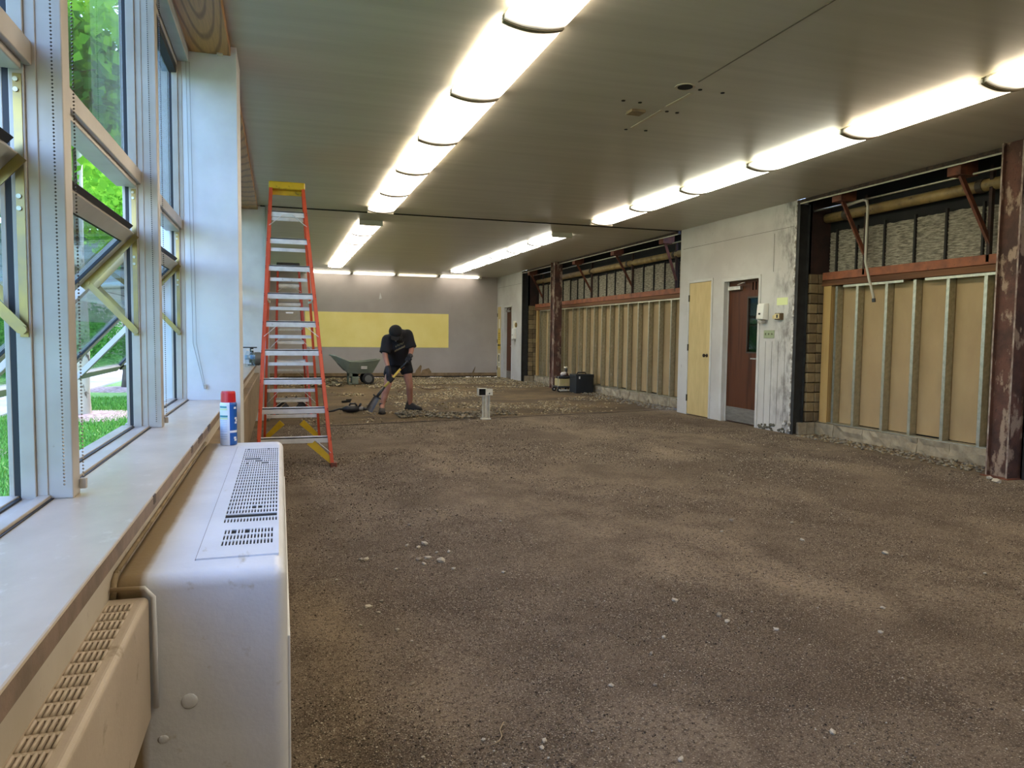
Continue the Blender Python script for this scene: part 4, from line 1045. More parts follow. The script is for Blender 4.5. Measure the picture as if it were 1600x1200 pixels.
# ------------------------------------------------------------------ stepladders
FIBER = mat('orange_fibreglass', S(206, 82, 46), S(190, 72, 40), 6, .5, spots=S(226, 170, 150), sscale=60, sthr=(.68, .74))
FIBER2 = mat('red_fibreglass', S(176, 62, 42), S(160, 54, 36), 6, .5)
YELP = mat('yellow_plastic', S(214, 178, 34), S(196, 160, 28), 8, .45, spots=S(120, 96, 40), sscale=16, sthr=(.62, .70))
STEPM = mat('ladder_step_aluminium', S(214, 216, 216), S(196, 198, 198), 10, .45, .15, spots=S(140, 138, 128), sscale=22, sthr=(.64, .74))
BRACE = mat('yellow_foot_brace', S(206, 172, 36), S(188, 156, 30), 9, .5)
REDRIV = mat('rivet', S(150, 40, 34), None, rough=.4, metal=.3)
STICK = mat('label_white', S(220, 214, 206), None, rough=.5)
def stepladder(fl, fr, rl, rr, ztop, tl, tr, nsteps, label, fiber, capm, footm, depth_top=.12, cap_h=.075, braces=(2,), dark=False):
    """fl fr rl rr: front-left.. rear-right feet (x,y); tl,tr: cap left/right x,y on the front side"""
    base = ((fl[0] + fr[0]) / 2, (fl[1] + rl[1]) / 2, 0)
    t = thing('stepladder', label, 'ladder', base)
    V3 = lambda p, z: Vector((p[0], p[1], z))
    Fl, Fr, Rl, Rr = V3(fl, .0), V3(fr, .0), V3(rl, .0), V3(rr, .0)
    Tl, Tr = V3(tl, ztop - .03), V3(tr, ztop - .03)
    ydir = Vector((0, 1, 0))
    Bl, Br = Tl + ydir * depth_top, Tr + ydir * depth_top
    xa = (Fr - Fl).normalized()
    def rail(a, b, name, w, d, inward):
        m = MB()      # C-section: web plus two flanges turned inward
        dvec = (b - a).normalized(); side = xa; fwd = side.cross(dvec).normalized()
        for off, ww, hh in ((Vector((0, 0, 0)), .006, d), (fwd * (d / 2 - .003) + side * (inward * w / 2), w, .006), (-fwd * (d / 2 - .003) + side * (inward * w / 2), w, .006)):
            p, q = a + off, b + off
            vs = [pp + side * (i * ww / 2) + fwd * (j * hh / 2) for pp in (p, q) for i, j in ((-1, -1), (1, -1), (1, 1), (-1, 1))]
            m.add(vs, [(0, 1, 2, 3), (7, 6, 5, 4), (0, 4, 5, 1), (1, 5, 6, 2), (2, 6, 7, 3), (3, 7, 4, 0)])
        return m.build(name, fiber, t)
    rails = [rail(Fl, Tl, 'front_rail', .030, .085, 1), rail(Fr, Tr, 'front_rail', .030, .085, -1),
             rail(Rl, Bl, 'rear_rail', .024, .05, 1), rail(Rr, Br, 'rear_rail', .024, .05, -1)]
    for p in (Fl, Fr, Rl, Rr):
        MB().box(p.x - .03, p.y - .045, -.012, p.x + .03, p.y + .045, .035).build('foot', footm, t, bevel=.006)
    c0, c1 = Tl.lerp(Tr, -.03), Tl.lerp(Tr, 1.03)
    m = MB(); m.box(c0.x, Tl.y - .055, ztop - cap_h, c1.x, Tl.y + depth_top + .05, ztop)
    cp = m.build('top_cap', capm, t, bevel=.012)
    if not dark: MB().box(c0.x + .03, Tl.y + .02, ztop - cap_h - .05, c1.x - .03, Tl.y + .03, ztop - cap_h).build('cap_apron', capm, cp)
    for i in range(nsteps):
        f = (i + 1) / (nsteps + 1) * 1.0
        a, b = Fl.lerp(Tl, f) + xa * .004, Fr.lerp(Tr, f) - xa * .004
        m = MB(); y = a.y
        m.box(a.x, y - .040, a.z - .010, b.x, y + .045, a.z); m.box(a.x, y - .040, a.z - .056, b.x, y - .036, a.z); m.box(a.x, y + .041, a.z - .03, b.x, y + .045, a.z)
        for r_ in range(3): m.box(a.x, y - .030 + r_ * .025, a.z, b.x, y - .022 + r_ * .025, a.z + .003)
        s_ = m.build('step', STEPM, t)
        m = MB()
        for q, s in ((a, -1), (b, 1)):
            for dz in (-.012, -.03): m.lathe([(.006, 0), (.006, .008)], (q.x + s * .004 - s * .0, y - .046, q.z + dz), (0, -1, 0), 6)
        m.build('rivet', REDRIV if not dark else fiber, s_)
        if i in braces:
            for q, s in ((a, 1), (b, -1)):
                MB().bar(q + Vector((s * .14, -.034, -.03)), Fl.lerp(Tl, f - .055 if s > 0 else f - .055) * (1 if s > 0 else 0) + (Fr.lerp(Tr, f - .055) if s < 0 else Vector((0, 0, 0))) + Vector((s * .012, -.034, 0)), .004, .03, up=(0, 1, 0)).build('step_brace', STEPM, t)
    nr = nsteps - 1
    for i in range(nr):
        f = (i + 1.0) / (nr + 1.0)
        a, b = Rl.lerp(Bl, f), Rr.lerp(Br, f)
        m = MB(); m.box(a.x, a.y - .012, a.z - .018, b.x, a.y + .012, a.z + .018); m.build('rear_bar', STEPM, t)
        if i in (1, 3):
            for q, p, s in ((a, Rl, 1), (b, Rr, -1)):
                e = (Rl if s > 0 else Rr).lerp(Bl if s > 0 else Br, f - .06)
                MB().bar(q + Vector((s * .15, 0, -.01)), e + Vector((s * .01, 0, 0)), .004, .028, up=(0, 1, 0)).build('rear_brace', STEPM if not dark else GALV, t)
    # folding spreader bars
    f = .58
    for F_, T_, R_, B_, s in ((Fl, Tl, Rl, Bl, 1), (Fr, Tr, Rr, Br, -1)):
        a, b = F_.lerp(T_, f), R_.lerp(B_, f); mid = (a + b) / 2 - Vector((0, 0, .012)); o = Vector((s * .03, 0, 0))
        m = MB(); m.bar(a + o, mid + o, .004, .026); m.bar(mid + o * 1.15, b + o * 1.15, .004, .026); m.lathe([(.012, -.006), (.012, .006)], mid + o, (1, 0, 0), 8)
        m.build('spreader', GALV, t)
    # diagonal foot braces
    for F_, T_, s, s1 in ((Fl, Tl, 1, .085), (Fr, Tr, -1, .085), (Rl, Bl, 1, .085), (Rr, Br, -1, .085)):
        e = F_.lerp(T_, .012); u_ = F_.lerp(T_, s1) + Vector((s * .20, 0, 0))
        m = MB(); m.bar(e + Vector((s * .015, -.02, .01)), u_ + Vector((0, -.02, 0)), .05, .006, up=(0, 1, 0), w2=.075); m.build('foot_brace', BRACE if not dark else BLACKP, t)
    return t, rails, cp
LADF, LADR = (-.222, 7.27), (.487, 7.27)
lt, lrails, lcap = stepladder(LADF, LADR, (-.19, 9.05), (.455, 9.05), 2.81, (-.085, 8.02), (.25, 8.02), 9,
           'tall orange fibreglass stepladder with yellow top cap standing behind the white ventilator', FIBER, YELP, mat('rubber_foot', S(150, 70, 40), S(60, 50, 46), 10, .7), braces=(0, 4, 8))
o = inst('step_sticker', MB().box(0, 0, 0, .07, .001, .014).mesh('step_sticker', STICK), lrails[0]); o.location = (.06, 7.70, 1.47); 
stepladder((-.10, 11.62), (.465, 11.62), (-.08, 12.95), (.44, 12.95), 2.37, (-.03, 12.12), (.30, 12.12), 7,
           'smaller red stepladder with black top cap behind the tall orange one', FIBER2, BLACKP, BLACKP, cap_h=.06, braces=(0, 6), dark=True)
# ------------------------------------------------------------------ worker bending over a shovel
SKIN = mat('skin', S(176, 126, 104), S(164, 114, 94), 8, .55)
CLOTH = mat('black_tshirt', S(26, 26, 34), S(20, 20, 26), 6, .9, bmp=.1)
SHORT = mat('black_shorts', S(22, 22, 26), S(17, 17, 20), 6, .9)
GLOVE = mat('black_glove', S(24, 24, 30), S(34, 34, 42), 40, .7)
SHOE = mat('dark_shoe', S(46, 40, 34), S(34, 30, 26), 20, .75)
SOLE = mat('shoe_sole', S(26, 24, 22), None, rough=.8)
HAIR = mat('dark_cap_cloth', S(24, 22, 24), S(16, 15, 16), 10, .9)
BX, BY = 1.83, 12.12
def at(px, py, y): return on_y(px, py, y)
hipc = at(622, 566, 12.34); hipL = at(612, 571, 12.33); hipR = at(634, 570, 12.38)
knL = at(604.5, 606, 12.02); anL = at(597, 634, 12.02); toL = at(597, 644, 11.88)
knR = at(640, 602, 12.32); anR = at(641, 632, 12.50); toR = at(652, 639, 12.40)
belly = at(623, 551, 12.20); chest = at(621, 536, 12.04); neckb = at(620, 527, 11.93); neck = at(618.5, 523, 11.86); head = at(617.8, 519.5, 11.74)
shL = at(605.5, 531.5, 11.96); elL = at(601, 553, 11.90); wrL = at(607, 577, 11.78); haL = at(608.5, 588, 11.74)
shR = at(636.5, 523.5, 12.04); elR = at(643.5, 546, 11.98); wrR = at(640, 558, 11.84); haR = at(638, 566, 11.80)
person = thing('person', 'worker in black t-shirt, black shorts, gloves and cap bending over a shovel', 'person', (1.85, 12.1, 0))
names_ = [hipc, belly, chest, neckb, neck, head, shL, elL, wrL, haL, shR, elR, wrR, haR, hipL, knL, anL, toL, hipR, knR, anR, toR]
rad = [(.125, .10), (.12, .09), (.12, .085), (.07, .065), (.062, .062), (.085, .095), (.062, .062), (.047, .047), (.032, .032), (.03, .03), (.062, .062), (.047, .047), (.032, .032), (.03, .03),
       (.095, .095), (.062, .062), (.042, .042), (.036, .036), (.095, .095), (.062, .062), (.042, .042), (.036, .036)]
edg = [(0, 1), (1, 2), (2, 3), (3, 4), (4, 5), (2, 6), (6, 7), (7, 8), (8, 9), (2, 10), (10, 11), (11, 12), (12, 13), (0, 14), (14, 15), (15, 16), (16, 17), (0, 18), (18, 19), (19, 20), (20, 21)]
# calves bulge: extra points between knee and ankle
def add_mid(i, j, t, r, off=(0, 0, 0)):
    k = len(names_); names_.append(names_[i].lerp(names_[j], t) + Vector(off)); rad.append((r, r))
    edg.remove((i, j)); edg.extend([(i, k), (k, j)])
add_mid(15, 16, .32, .060, (0, .03, 0)); add_mid(19, 20, .32, .060, (0, .03, 0))
inst('body', skin_mesh('body', names_, edg, rad, SKIN, 2, 0), person)
# shirt, hangs loose over the body
sv = [at(622.5, 563, 12.28), belly, chest, at(620.5, 528, 11.95), at(619.5, 523.5, 11.89), shL, shL.lerp(elL, .5), shL.lerp(elL, .92), shR, shR.lerp(elR, .5), shR.lerp(elR, .90)]
se = [(0, 1), (1, 2), (2, 3), (3, 4), (2, 5), (5, 6), (6, 7), (2, 8), (8, 9), (9, 10)]
sr = [(.17, .14), (.178, .15), (.185, .15), (.15, .12), (.10, .09), (.105, .105), (.092, .092), (.09, .09), (.10, .10), (.084, .084), (.08, .08)]
def cloth_mesh(name, mb, mt, vox=.016):
    me = mb.mesh('c', mt); o = bpy.data.objects.new('c', me); COL.objects.link(o)
    r = o.modifiers.new('r', 'REMESH'); r.mode = 'VOXEL'; r.voxel_size = vox; r.use_smooth_shade = True
    k = o.modifiers.new('s', 'SMOOTH'); k.iterations = 4; k.factor = .6
    dg = bpy.context.evaluated_depsgraph_get(); dg.update()
    out = bpy.data.meshes.new_from_object(o.evaluated_get(dg)); out.name = name
    out.materials.clear(); out.materials.append(mt); out.polygons.foreach_set('use_smooth', [True] * len(out.polygons))
    bpy.data.objects.remove(o); bpy.data.meshes.remove(me); return out
def rings(mb, secs, side, n=20):
    """loft of ellipses: (centre, half width along side, half depth)"""
    V, F = [], []
    for i, (c, w, d) in enumerate(secs):
        ax = (secs[min(i + 1, len(secs) - 1)][0] - secs[max(i - 1, 0)][0]).normalized()
        s_ = (side - ax * side.dot(ax)).normalized(); f_ = ax.cross(s_)
        V += [c + s_ * (w * math.cos(t)) + f_ * (d * math.sin(t)) for t in [2 * math.pi * k / n for k in range(n)]]
    for i in range(len(secs) - 1):
        for k in range(n):
            a, b = i * n + k, i * n + (k + 1) % n
            F.append((a, b, b + n, a + n))
    F += [tuple(range(n))[::-1], tuple((len(secs) - 1) * n + k for k in range(n))]
    mb.add(V, F)
shax = (shR - shL).normalized()
smid = (shL + shR) / 2
m = MB()
rings(m, [(at(622.5, 566, 12.29), .185, .15), (at(622.8, 558, 12.25), .182, .15), (belly, .185, .155), (belly.lerp(chest, .55), .200, .155), (chest, .212, .15), (smid.lerp(chest, .35), .212, .135), (smid + Vector((0, 0, .035)), .175, .105), (neck.lerp(smid, .35) + Vector((0, -.01, .035)), .105, .09), (neck + Vector((0, -.035, .035)), .085, .08)], shax)
for sh, el, e in ((shL, elL, .95), (shR, elR, .92)):
    q_ = el.lerp(sh, 0); d_ = (el - sh).normalized()
    m.tube([sh.lerp(smid, .5), sh.lerp(smid, .12), sh + d_ * .04, sh.lerp(el, .5), sh.lerp(el, e)], [.09, .098, .098, .088, .092], 14)
    m.ball(sh, .096, 14, 10)
m.ball(at(620.5, 528.5, 11.72), .062, 12, 8); m.ball(at(622.5, 529, 11.80), .075, 12, 8)
shirt = inst('tshirt', cloth_mesh('tshirt', m, CLOTH), person)
# shorts
qv = [at(622.5, 562, 12.30), hipc, hipL, hipL.lerp(knL, .34), hipL.lerp(knL, .52), hipR, hipR.lerp(knR, .3), hipR.lerp(knR, .50)]
inst('shorts', skin_mesh('shorts', qv, [(0, 1), (1, 2), (2, 3), (3, 4), (1, 5), (5, 6), (6, 7)], [(.16, .13), (.16, .13), (.12, .12), (.115, .115), (.115, .115), (.12, .12), (.115, .115), (.115, .115)], SHORT, 2, 1), person)
# head with bowed face, ears and cap
hd = (Vector((-.16, -.45, -.88))).normalized()       # facing direction, down towards the blade
up_ = (Vector((0, -.85, .52))); up_ = (up_ - hd * up_.dot(hd)).normalized(); sd = hd.cross(up_).normalized()
m = MB(); 
m.prism([head + hd * .088 + up_ * .02, head + hd * .118 - up_ * .022 + sd * .014, head + hd * .118 - up_ * .022 - sd * .014, head + hd * .088 - up_ * .03], hd * .004)
m.ball(head + hd * .07 - up_ * .055, .035, 8, 6)
for s in (-1, 1): m.ball(head + sd * s * .088 - up_ * .01, .03, 8, 6, 0, (.5, 1, 1))
m.build('nose_and_ears', SKIN, person, smooth=True)
m = MB()
for s in (-1, 1): m.ball(head + hd * .083 + sd * s * .032 + up_ * .005, .011, 6, 4)
m.bar(head + hd * .088 - up_ * .052 + sd * .025, head + hd * .088 - up_ * .052 - sd * .025, .008, .006); m.build('eyes_and_mouth', mat('eye_dark', S(40, 28, 24)), person)
m = MB(); m.ball(head + up_ * .022 - hd * .008, .108, 16, 12, 0, (1, 1.02, .98)); 
capo = m.build('cap', HAIR, person, smooth=True)
m = MB(); b0 = head + up_ * .035 + hd * .085
m.prism([b0 + sd * .07, b0 + sd * .055 + hd * .07, b0 + hd * .085, b0 - sd * .055 + hd * .07, b0 - sd * .07], up_ * .008); m.build('cap_brim', HAIR, capo)
# shoes
for a, tdir, nm in ((anL, (toL - anL), 'L'), (anR, (toR - anR), 'R')):
    d = Vector((tdir.x, tdir.y, 0)).normalized(); s = Vector((-d.y, d.x, 0)); base = Vector((a.x, a.y, 0.006))
    P_ = lambda f, w, z: base + d * f + s * w + Vector((0, 0, z))
    m = MB(); secs = [(-.085, .034, .085), (-.06, .046, .135), (.0, .05, .145), (.06, .053, .105), (.13, .056, .08), (.19, .05, .062), (.225, .03, .042)]
    n_ = 10; V = []; F = []
    for f, w, h in secs:
        for k in range(n_):
            t_ = math.pi * k / (n_ - 1); V.append(P_(f, w * math.cos(t_), .022 + (h - .022) * math.sin(t_)))
    for i in range(len(secs) - 1):
        for k in range(n_ - 1): F.append((i * n_ + k, i * n_ + k + 1, (i + 1) * n_ + k + 1, (i + 1) * n_ + k))
    F += [tuple(range(n_)), tuple((len(secs) - 1) * n_ + k for k in range(n_))[::-1]]
    m.add(V, F); sh = m.build('shoe', SHOE, person, smooth=True)
    m = MB(); m.prism([P_(-.092, -.038, 0), P_(0, -.053, 0), P_(.13, -.06, 0), P_(.225, -.034, 0), P_(.238, 0, 0), P_(.225, .034, 0), P_(.13, .06, 0), P_(0, .053, 0), P_(-.092, .038, 0)], (0, 0, .026)); m.build('sole', SOLE, sh)
    m = MB()
    for i in range(3): m.bar(P_(.05 + i * .022, -.025, .112 - i * .010), P_(.05 + i * .022, .025, .112 - i * .010), .006, .006)
    m.build('laces', mat('lace_grey', S(90, 86, 80)), sh)
    m = MB(); m.lathe([(.046, -.01), (.048, .03), (.047, .05)], P_(-.012, 0, .11), n=12); m.build('sock', mat('sock_dark', S(52, 50, 46)), person, smooth=True)
# shovel (its own thing) and gloved hands around the shaft
g1, g0 = at(640.5, 560, 11.78), at(603, 602, 11.70)
sdir = (g0 - g1).normalized(); top = g1 - sdir * .06
sock = at(589, 620, 11.64); tip = at(576, 642, 11.60)
sv_ = thing('shovel', 'long scraper shovel with yellow and black shaft held by the worker', 'shovel', (tip.x, tip.y, 0))
YSH = mat('yellow_shaft', S(206, 180, 84), S(190, 164, 72), 8, .5)
mid1, mid2 = g1.lerp(g0, .40), g1.lerp(g0, .98)
MB().tube([top, mid1], .017, 10).build('upper_grip', BLACKP, sv_, smooth=True)
MB().tube([mid1, g0 + sdir * .05], .019, 10).build('yellow_shaft', YSH, sv_, smooth=True)
MB().tube([g0 + sdir * .04, sock], [.021, .026], 10).build('black_socket', BLACKP, sv_, smooth=True)
m = MB(); bd = (tip - sock).normalized(); bs = Vector((1, .12, .45)); bs = (bs - bd * bs.dot(bd)).normalized(); bn = bd.cross(bs)
L_ = (tip - sock).length; prof = [(0, .04), (.12, .05), (.5, .054), (.9, .058), (1.0, .058)]
V = []; F = []
for f, w in prof:
    for j in range(5):
        u = (j - 2) / 2; V.append(sock + bd * (L_ * f) + bs * (w * u) + bn * (.022 * (u * u - .5)))
for i in range(len(prof) - 1):
    for j in range(4): F.append((i * 5 + j, i * 5 + j + 1, (i + 1) * 5 + j + 1, (i + 1) * 5 + j))
m.add(V, F); bl = m.build('blade', mat('blade_steel', S(98, 98, 100), S(76, 74, 72), 9, .5, .5), sv_)
sm = bl.modifiers.new('solid', 'SOLIDIFY'); sm.thickness = .004
MB().bar(sock + bs * .07, sock - bs * .07, .03, .02).build('foot_step', BLACKP, sv_)
def hand(wr, on, name, side):
    """glove: wrist cuff, palm beside the shaft, four fingers and a thumb closed round it"""
    ax = sdir; to = (on - wr); to = (to - ax * to.dot(ax)); to = to.normalized() if to.length > 1e-4 else Vector((0, -1, 0)); bi = ax.cross(to)
    m = MB(); m.tube([wr - (on - wr).normalized() * .05, wr, on - to * .035], [.042, .040, .046], 10)
    m.ball(on - to * .034, .046, 10, 8, 0, (1, 1, 1.05))
    g = m.build('glove', GLOVE, person, smooth=True)
    for i in range(4):
        ln = (.94, 1.05, 1.0, .82)[i]; c = on + ax * ((i - 1.5) * .023); pts = []
        for j in range(6):
            t_ = math.radians(170 - 44 * j * ln); pts.append(c + (to * -math.cos(math.pi - t_) * 1 + bi * math.sin(t_) * side) * .031)
        MB().tube(pts, [.0125, .0125, .012, .0115, .011, .009], 8).build('finger', GLOVE, g, smooth=True)
    c = on - ax * .05
    MB().tube([on - to * .035 - ax * .03, c - to * .02 - bi * side * .028, c + to * .012 - bi * side * .03, c + to * .03 - bi * side * .012], [.017, .015, .0135, .010], 8).build('thumb', GLOVE, g, smooth=True)
hand(wrL, g1.lerp(g0, .80), 'L', 1)
hand(wrR, g1.lerp(g0, .06), 'R', -1)
# print on the shirt front: pale slanted lettering in two rows and a small emblem (too small to read in the photo)
PRINT = mat('shirt_print', S(150, 140, 112), None, rough=.8); PRW = mat('shirt_emblem', S(176, 172, 166), None, rough=.8)
dgp = bpy.context.evaluated_depsgraph_get(); dgp.update()
def front(px, py):
    o = CAM.copy(); d = ray(px, py).normalized()
    ok, loc, nrm, _ = shirt.ray_cast(shirt.matrix_world.inverted() @ o, d)
    return (loc - d * .004) if ok else None
def strokes(pts_list, w, name, mt):
    m = MB()
    for pts in pts_list:
        P_ = [front(*p) for p in pts]
        if any(p is None for p in P_): continue
        for a, b in zip(P_[:-1], P_[1:]): m.bar(a, b, w, .003, up=(0, -1, 0))
    if m.v: m.build(name, mt, shirt)
row1 = []; row2 = []
for i in range(6):
    x = 618.2 + i * 2.3; y = 541.2 - i * 1.05; row1 += [[(x, y + 1.2), (x + .3, y - 1.3)], [(x + .3, y - 1.3), (x + 1.3, y - 1.5)] if i % 2 else [(x, y + 1.2), (x + 1.2, y + .6)]]
for i in range(8):
    x = 616.8 + i * 2.05; y = 548.6 - i * 1.02; row2 += [[(x, y + 1.5), (x + .4, y - 1.5)], [(x + .4, y - 1.5), (x + 1.3, y - 1.7)] if i % 2 else [(x + .1, y), (x + 1.2, y - .4)], [(x + 1.3, y + .8), (x + 1.4, y - 1.4)]]
strokes(row1, .006, 'shirt_lettering', PRINT); strokes(row2, .006, 'shirt_lettering', PRINT)
strokes([[(614.8, 530.4), (617.5, 532.2), (619.6, 533.2)], [(617.2, 532.8), (619.4, 532.4)]], .012, 'shirt_emblem', PRW)

# ------------------------------------------------------------------ black power tool lying by the blade
def fl(px, py): 
    p = on_z(px, py, 0.0); p.z = fz(p.x, p.y) if -.3 < p.x < 7 else 0; return p
ta, tb = fl(541, 645), fl(574, 644.5); td = (tb - ta).normalized()
t = thing('demolition_hammer', 'black demolition hammer lying on the floor left of the shovel blade', 'power tool', (ta.x, ta.y, 0))
H = lambda f, z: ta + td * f + Vector((0, 0, z))
MB().tube([H(-.06, .055), H(.02, .06), H(.13, .062), H(.20, .06)], [.03, .058, .06, .045], 12).build('motor_body', BLACKP, t, smooth=True)
MB().tube([H(.18, .06), H(.27, .06)], .040, 12).build('collar', mat('tool_grey', S(120, 116, 110), None, rough=.4, metal=.4), t, smooth=True)
MB().tube([H(.26, .06), H(.34, .055)], .028, 10).build('chuck', BLACKP, t, smooth=True)
MB().tube([H(-.05, .06), H(-.11, .065), H(-.20, .035), H(-.32, .014)], [.02, .018, .015, .010], 8).build('power_lead', BLACKP, t, smooth=True)
m = MB(); m.tube([H(.05, .11), H(.06, .145), H(.14, .15), H(.17, .11)], .016, 8); m.tube([H(.20, .09), H(.235, .15)], .018, 8); m.build('handle', BLACKP, t, smooth=True)
MB().tube([H(-.22, .03), H(-.10, .045)], .010, 6).build('pale_strap', mat('strap_pale', S(176, 160, 128)), t)
p = fl(541, 630); tag(MB().bar(p + Vector((-.08, 0, .02)), p + Vector((.08, .04, .03)), .05, .04).bar(p + Vector((.0, .03, .05)), p + Vector((.10, .06, .05)), .03, .03).build('debris_block', DARK, bevel=.01), 'small dark block with scraps behind the hammer', 'debris')

# ------------------------------------------------------------------ poly yard cart (wheelbarrow)
GREY_G = mat('grey_green_poly', S(112, 118, 102), S(100, 106, 92), 4, .55, bmp=.02)
WY = 19.3
t = thing('wheelbarrow', 'grey green plastic two-wheeled wheelbarrow by the end wall', 'wheelbarrow', (1.8, WY, 0))
U = 1 / 596.0; wc = on_y(550, 600, WY).x
def wp(x, y, d): return Vector((wc + (x - 505) * U * 1.0, WY + d, max((612 - y) * U, 0)))
rim = [(178, 165), (262, 182), (350, 222), (455, 262), (600, 268), (740, 255), (905, 232)]
bot = [(205, 190), (300, 300), (372, 375), (432, 428), (560, 440), (690, 436), (800, 430)]
hw_r = [.17, .22, .28, .32, .34, .34, .31]; hw_b = [.12, .14, .17, .20, .23, .23, .21]
m = MB(); V = []
for i in range(7):
    V += [wp(*rim[i], -hw_r[i]), wp(*bot[i], -hw_b[i]), wp(*bot[i], hw_b[i]), wp(*rim[i], hw_r[i])]
F = [(i * 4 + j, i * 4 + j + 1, i * 4 + j + 5, i * 4 + j + 4) for i in range(6) for j in range(3)]
F += [(0, 3, 2, 1), (24, 25, 26, 27)]
m.add(V, F); tub = m.build('tub', GREY_G, t); so = tub.modifiers.new('s', 'SOLIDIFY'); so.thickness = .012; so.offset = 1
m = MB()
for s in (-1, 1): m.tube([wp(*rim[i], s * hw_r[i]) for i in range(7)], .016, 8)
m.tube([wp(*rim[6], -hw_r[6]), wp(*rim[6], hw_r[6])], .016, 8); m.tube([wp(*rim[0], -hw_r[0]), wp(*rim[0], hw_r[0])], .022, 8); m.build('rolled_rim', GREY_G, t, smooth=True)
MB().prism([wp(275, 285, -.16), wp(300, 300, -.16), wp(395, 400, -.19), wp(380, 402, -.19)], (0, .34, 0)).build('dark_handle_recess', BLACKP, t)
m = MB()
a, b = wp(440, 438, 0), wp(590, 612, 0)
for s in (-1, 1):
    y0 = WY + s * .17 - .035; m.box(a.x, y0, 0, a.x + .03, y0 + .07, a.z); m.box(b.x - .16, y0, 0, b.x, y0 + .07, a.z); m.box(a.x, y0, a.z - .09, b.x, y0 + .07, a.z + .01); m.box(a.x, y0, 0, b.x, y0 + .07, .03)
m.build('leg', GREY_G, t, bevel=.006)
TIRE = mat('tyre', S(28, 27, 26), S(36, 34, 32), 20, .85)
for px, py, dd in ((735, 522, -.27), (725, 522, .23)):
    c = wp(px, py, dd); r_ = c.z
    m = MB(); m.lathe([(r_ * .55, -.04), (r_ * .94, -.045), (r_, -.02), (r_, .02), (r_ * .94, .045), (r_ * .55, .04)], c, (0, 1, 0), 22); wh = m.build('wheel', TIRE, t, smooth=True)
    m = MB(); m.lathe([(.02, -.05), (r_ * .60, -.048), (r_ * .62, -.04), (r_ * .60, .04), (.02, .045)], c, (0, 1, 0), 16); m.build('hub', mat('hub_grey', S(92, 92, 88), None, rough=.5), wh)
MB().tube([wp(735, 522, -.27), wp(735, 522, .25)], .012, 8).build('axle', GALV, t)
for z0, z1 in ((330, 345), (352, 370)):
    m = MB(); q = [wp(622, z0, 0), wp(712, z0, 0), wp(710, z1, 0), wp(622, z1, 0)]
    f_ = lambda p: Vector((p.x, WY - .325 + (0.42 - p.z) * .28 - .022, p.z)); m.prism([f_(p) for p in q], (0, .003, 0)); m.build('tub_label', STICK, t)
# pile of torn scraps left of the barrow
SCRAP = mat('torn_scrap', S(180, 160, 118), S(110, 92, 66), 12, .9)

# ------------------------------------------------------------------ floor stub post
p = fl(759, 655); SX, SY = p.x, p.y
t = thing('outlet_post', 'stub of a grey electrical post with open junction box in the middle of the floor', 'post', (SX, SY, 0))
PG = mat('post_grey', S(206, 202, 186), S(180, 176, 160), 14, .5, .0)
m = MB()
m.box(SX - .055, SY - .03, 0, SX - .047, SY + .03, .36); m.box(SX + .047, SY - .03, 0, SX + .055, SY + .03, .36); m.box(SX - .055, SY + .022, 0, SX + .055, SY + .03, .36); m.box(SX - .01, SY - .03, .01, SX + .004, SY - .02, .34)
m.build('channel', PG, t)
m = MB(); m.box(SX - .075, SY - .05, -.005, SX + .07, SY + .05, .02); m.build('base_flange', PG, t, bevel=.005)
m = MB(); m.box(SX - .13, SY - .05, .36, SX - .122, SY + .05, .475); m.box(SX - .13, SY - .05, .468, SX + .005, SY + .05, .475); m.box(SX - .13, SY - .05, .36, SX - .03, SY + .05, .367); m.box(SX - .13, SY + .042, .36, SX + .005, SY + .05, .475)
bx = m.build('junction_box', PG, t); MB().box(SX - .122, SY + .02, .367, SX + .0, SY + .041, .468).build('dark_inside', DARK, bx)
m = MB(); m.box(SX - .02, SY - .058, .37, SX + .09, SY - .05, .47); m.lathe([(.028, 0), (.028, -.01)], (SX + .035, SY - .055, .40), (0, 1, 0), 12); m.build('cover_plate', PG, t)
MB().lathe([(.010, 0), (.010, -.012)], (SX + .035, SY - .065, .40), (0, 1, 0), 8).build('knockout', DARK, t)

# ------------------------------------------------------------------ black box and tool cart by the far column
t = thing('tool_box', 'black storage box with a small white tag standing by the far stud wall', 'box', (6.50, 15.55, 0))
q = [fl(908, 609), fl(920, 613.5), fl(937, 610)]
bA, bB = 6.34, 6.70; y0 = 14.75
BLK = mat('black_case', S(24, 28, 32), S(18, 21, 24), 4, .5)
y0, y1 = 15.42, 15.80
b_ = MB().box(6.36, y0, .0, 6.80, y1, .42).build('case', BLK, t, bevel=.012)
MB().box(6.355, y0 - .006, .355, 6.805, y1 + .005, .43).build('lid', BLK, t, bevel=.01)
m = MB(); m.tube([(6.46, (y0 + y1) / 2, .43), (6.48, (y0 + y1) / 2, .465), (6.66, (y0 + y1) / 2, .465), (6.68, (y0 + y1) / 2, .43)], .014, 8); m.build('handle', BLK, t, smooth=True)
MB().box(6.43, y0 - .009, .33, 6.462, y0 - .004, .385).build('white_tag', STICK, b_)
t = thing('tool_cart', 'small low black wheeled dolly loaded beside the black box', 'cart', (6.50, 16.35, 0))
cx0, cx1, cy0, cy1 = 6.10, 6.50, 15.85, 16.25
MB().box(cx0, cy0, .10, cx1, cy1, .135).build('deck', BLACKP, t, bevel=.01)
for x in (cx0 + .04, cx1 - .04):
    for y in (cy0 + .03, cy1 - .03):
        w_ = MB().lathe([(.02, -.02), (.05, -.02), (.052, 0), (.05, .02), (.02, .02)], (x, y, .052), (0, 1, 0), 14).build('wheel', TIRE, t, smooth=True)
        MB().lathe([(.022, -.023), (.022, .023)], (x, y, .052), (0, 1, 0), 10).build('hub', mat('hub_pale', S(190, 182, 166)), w_)
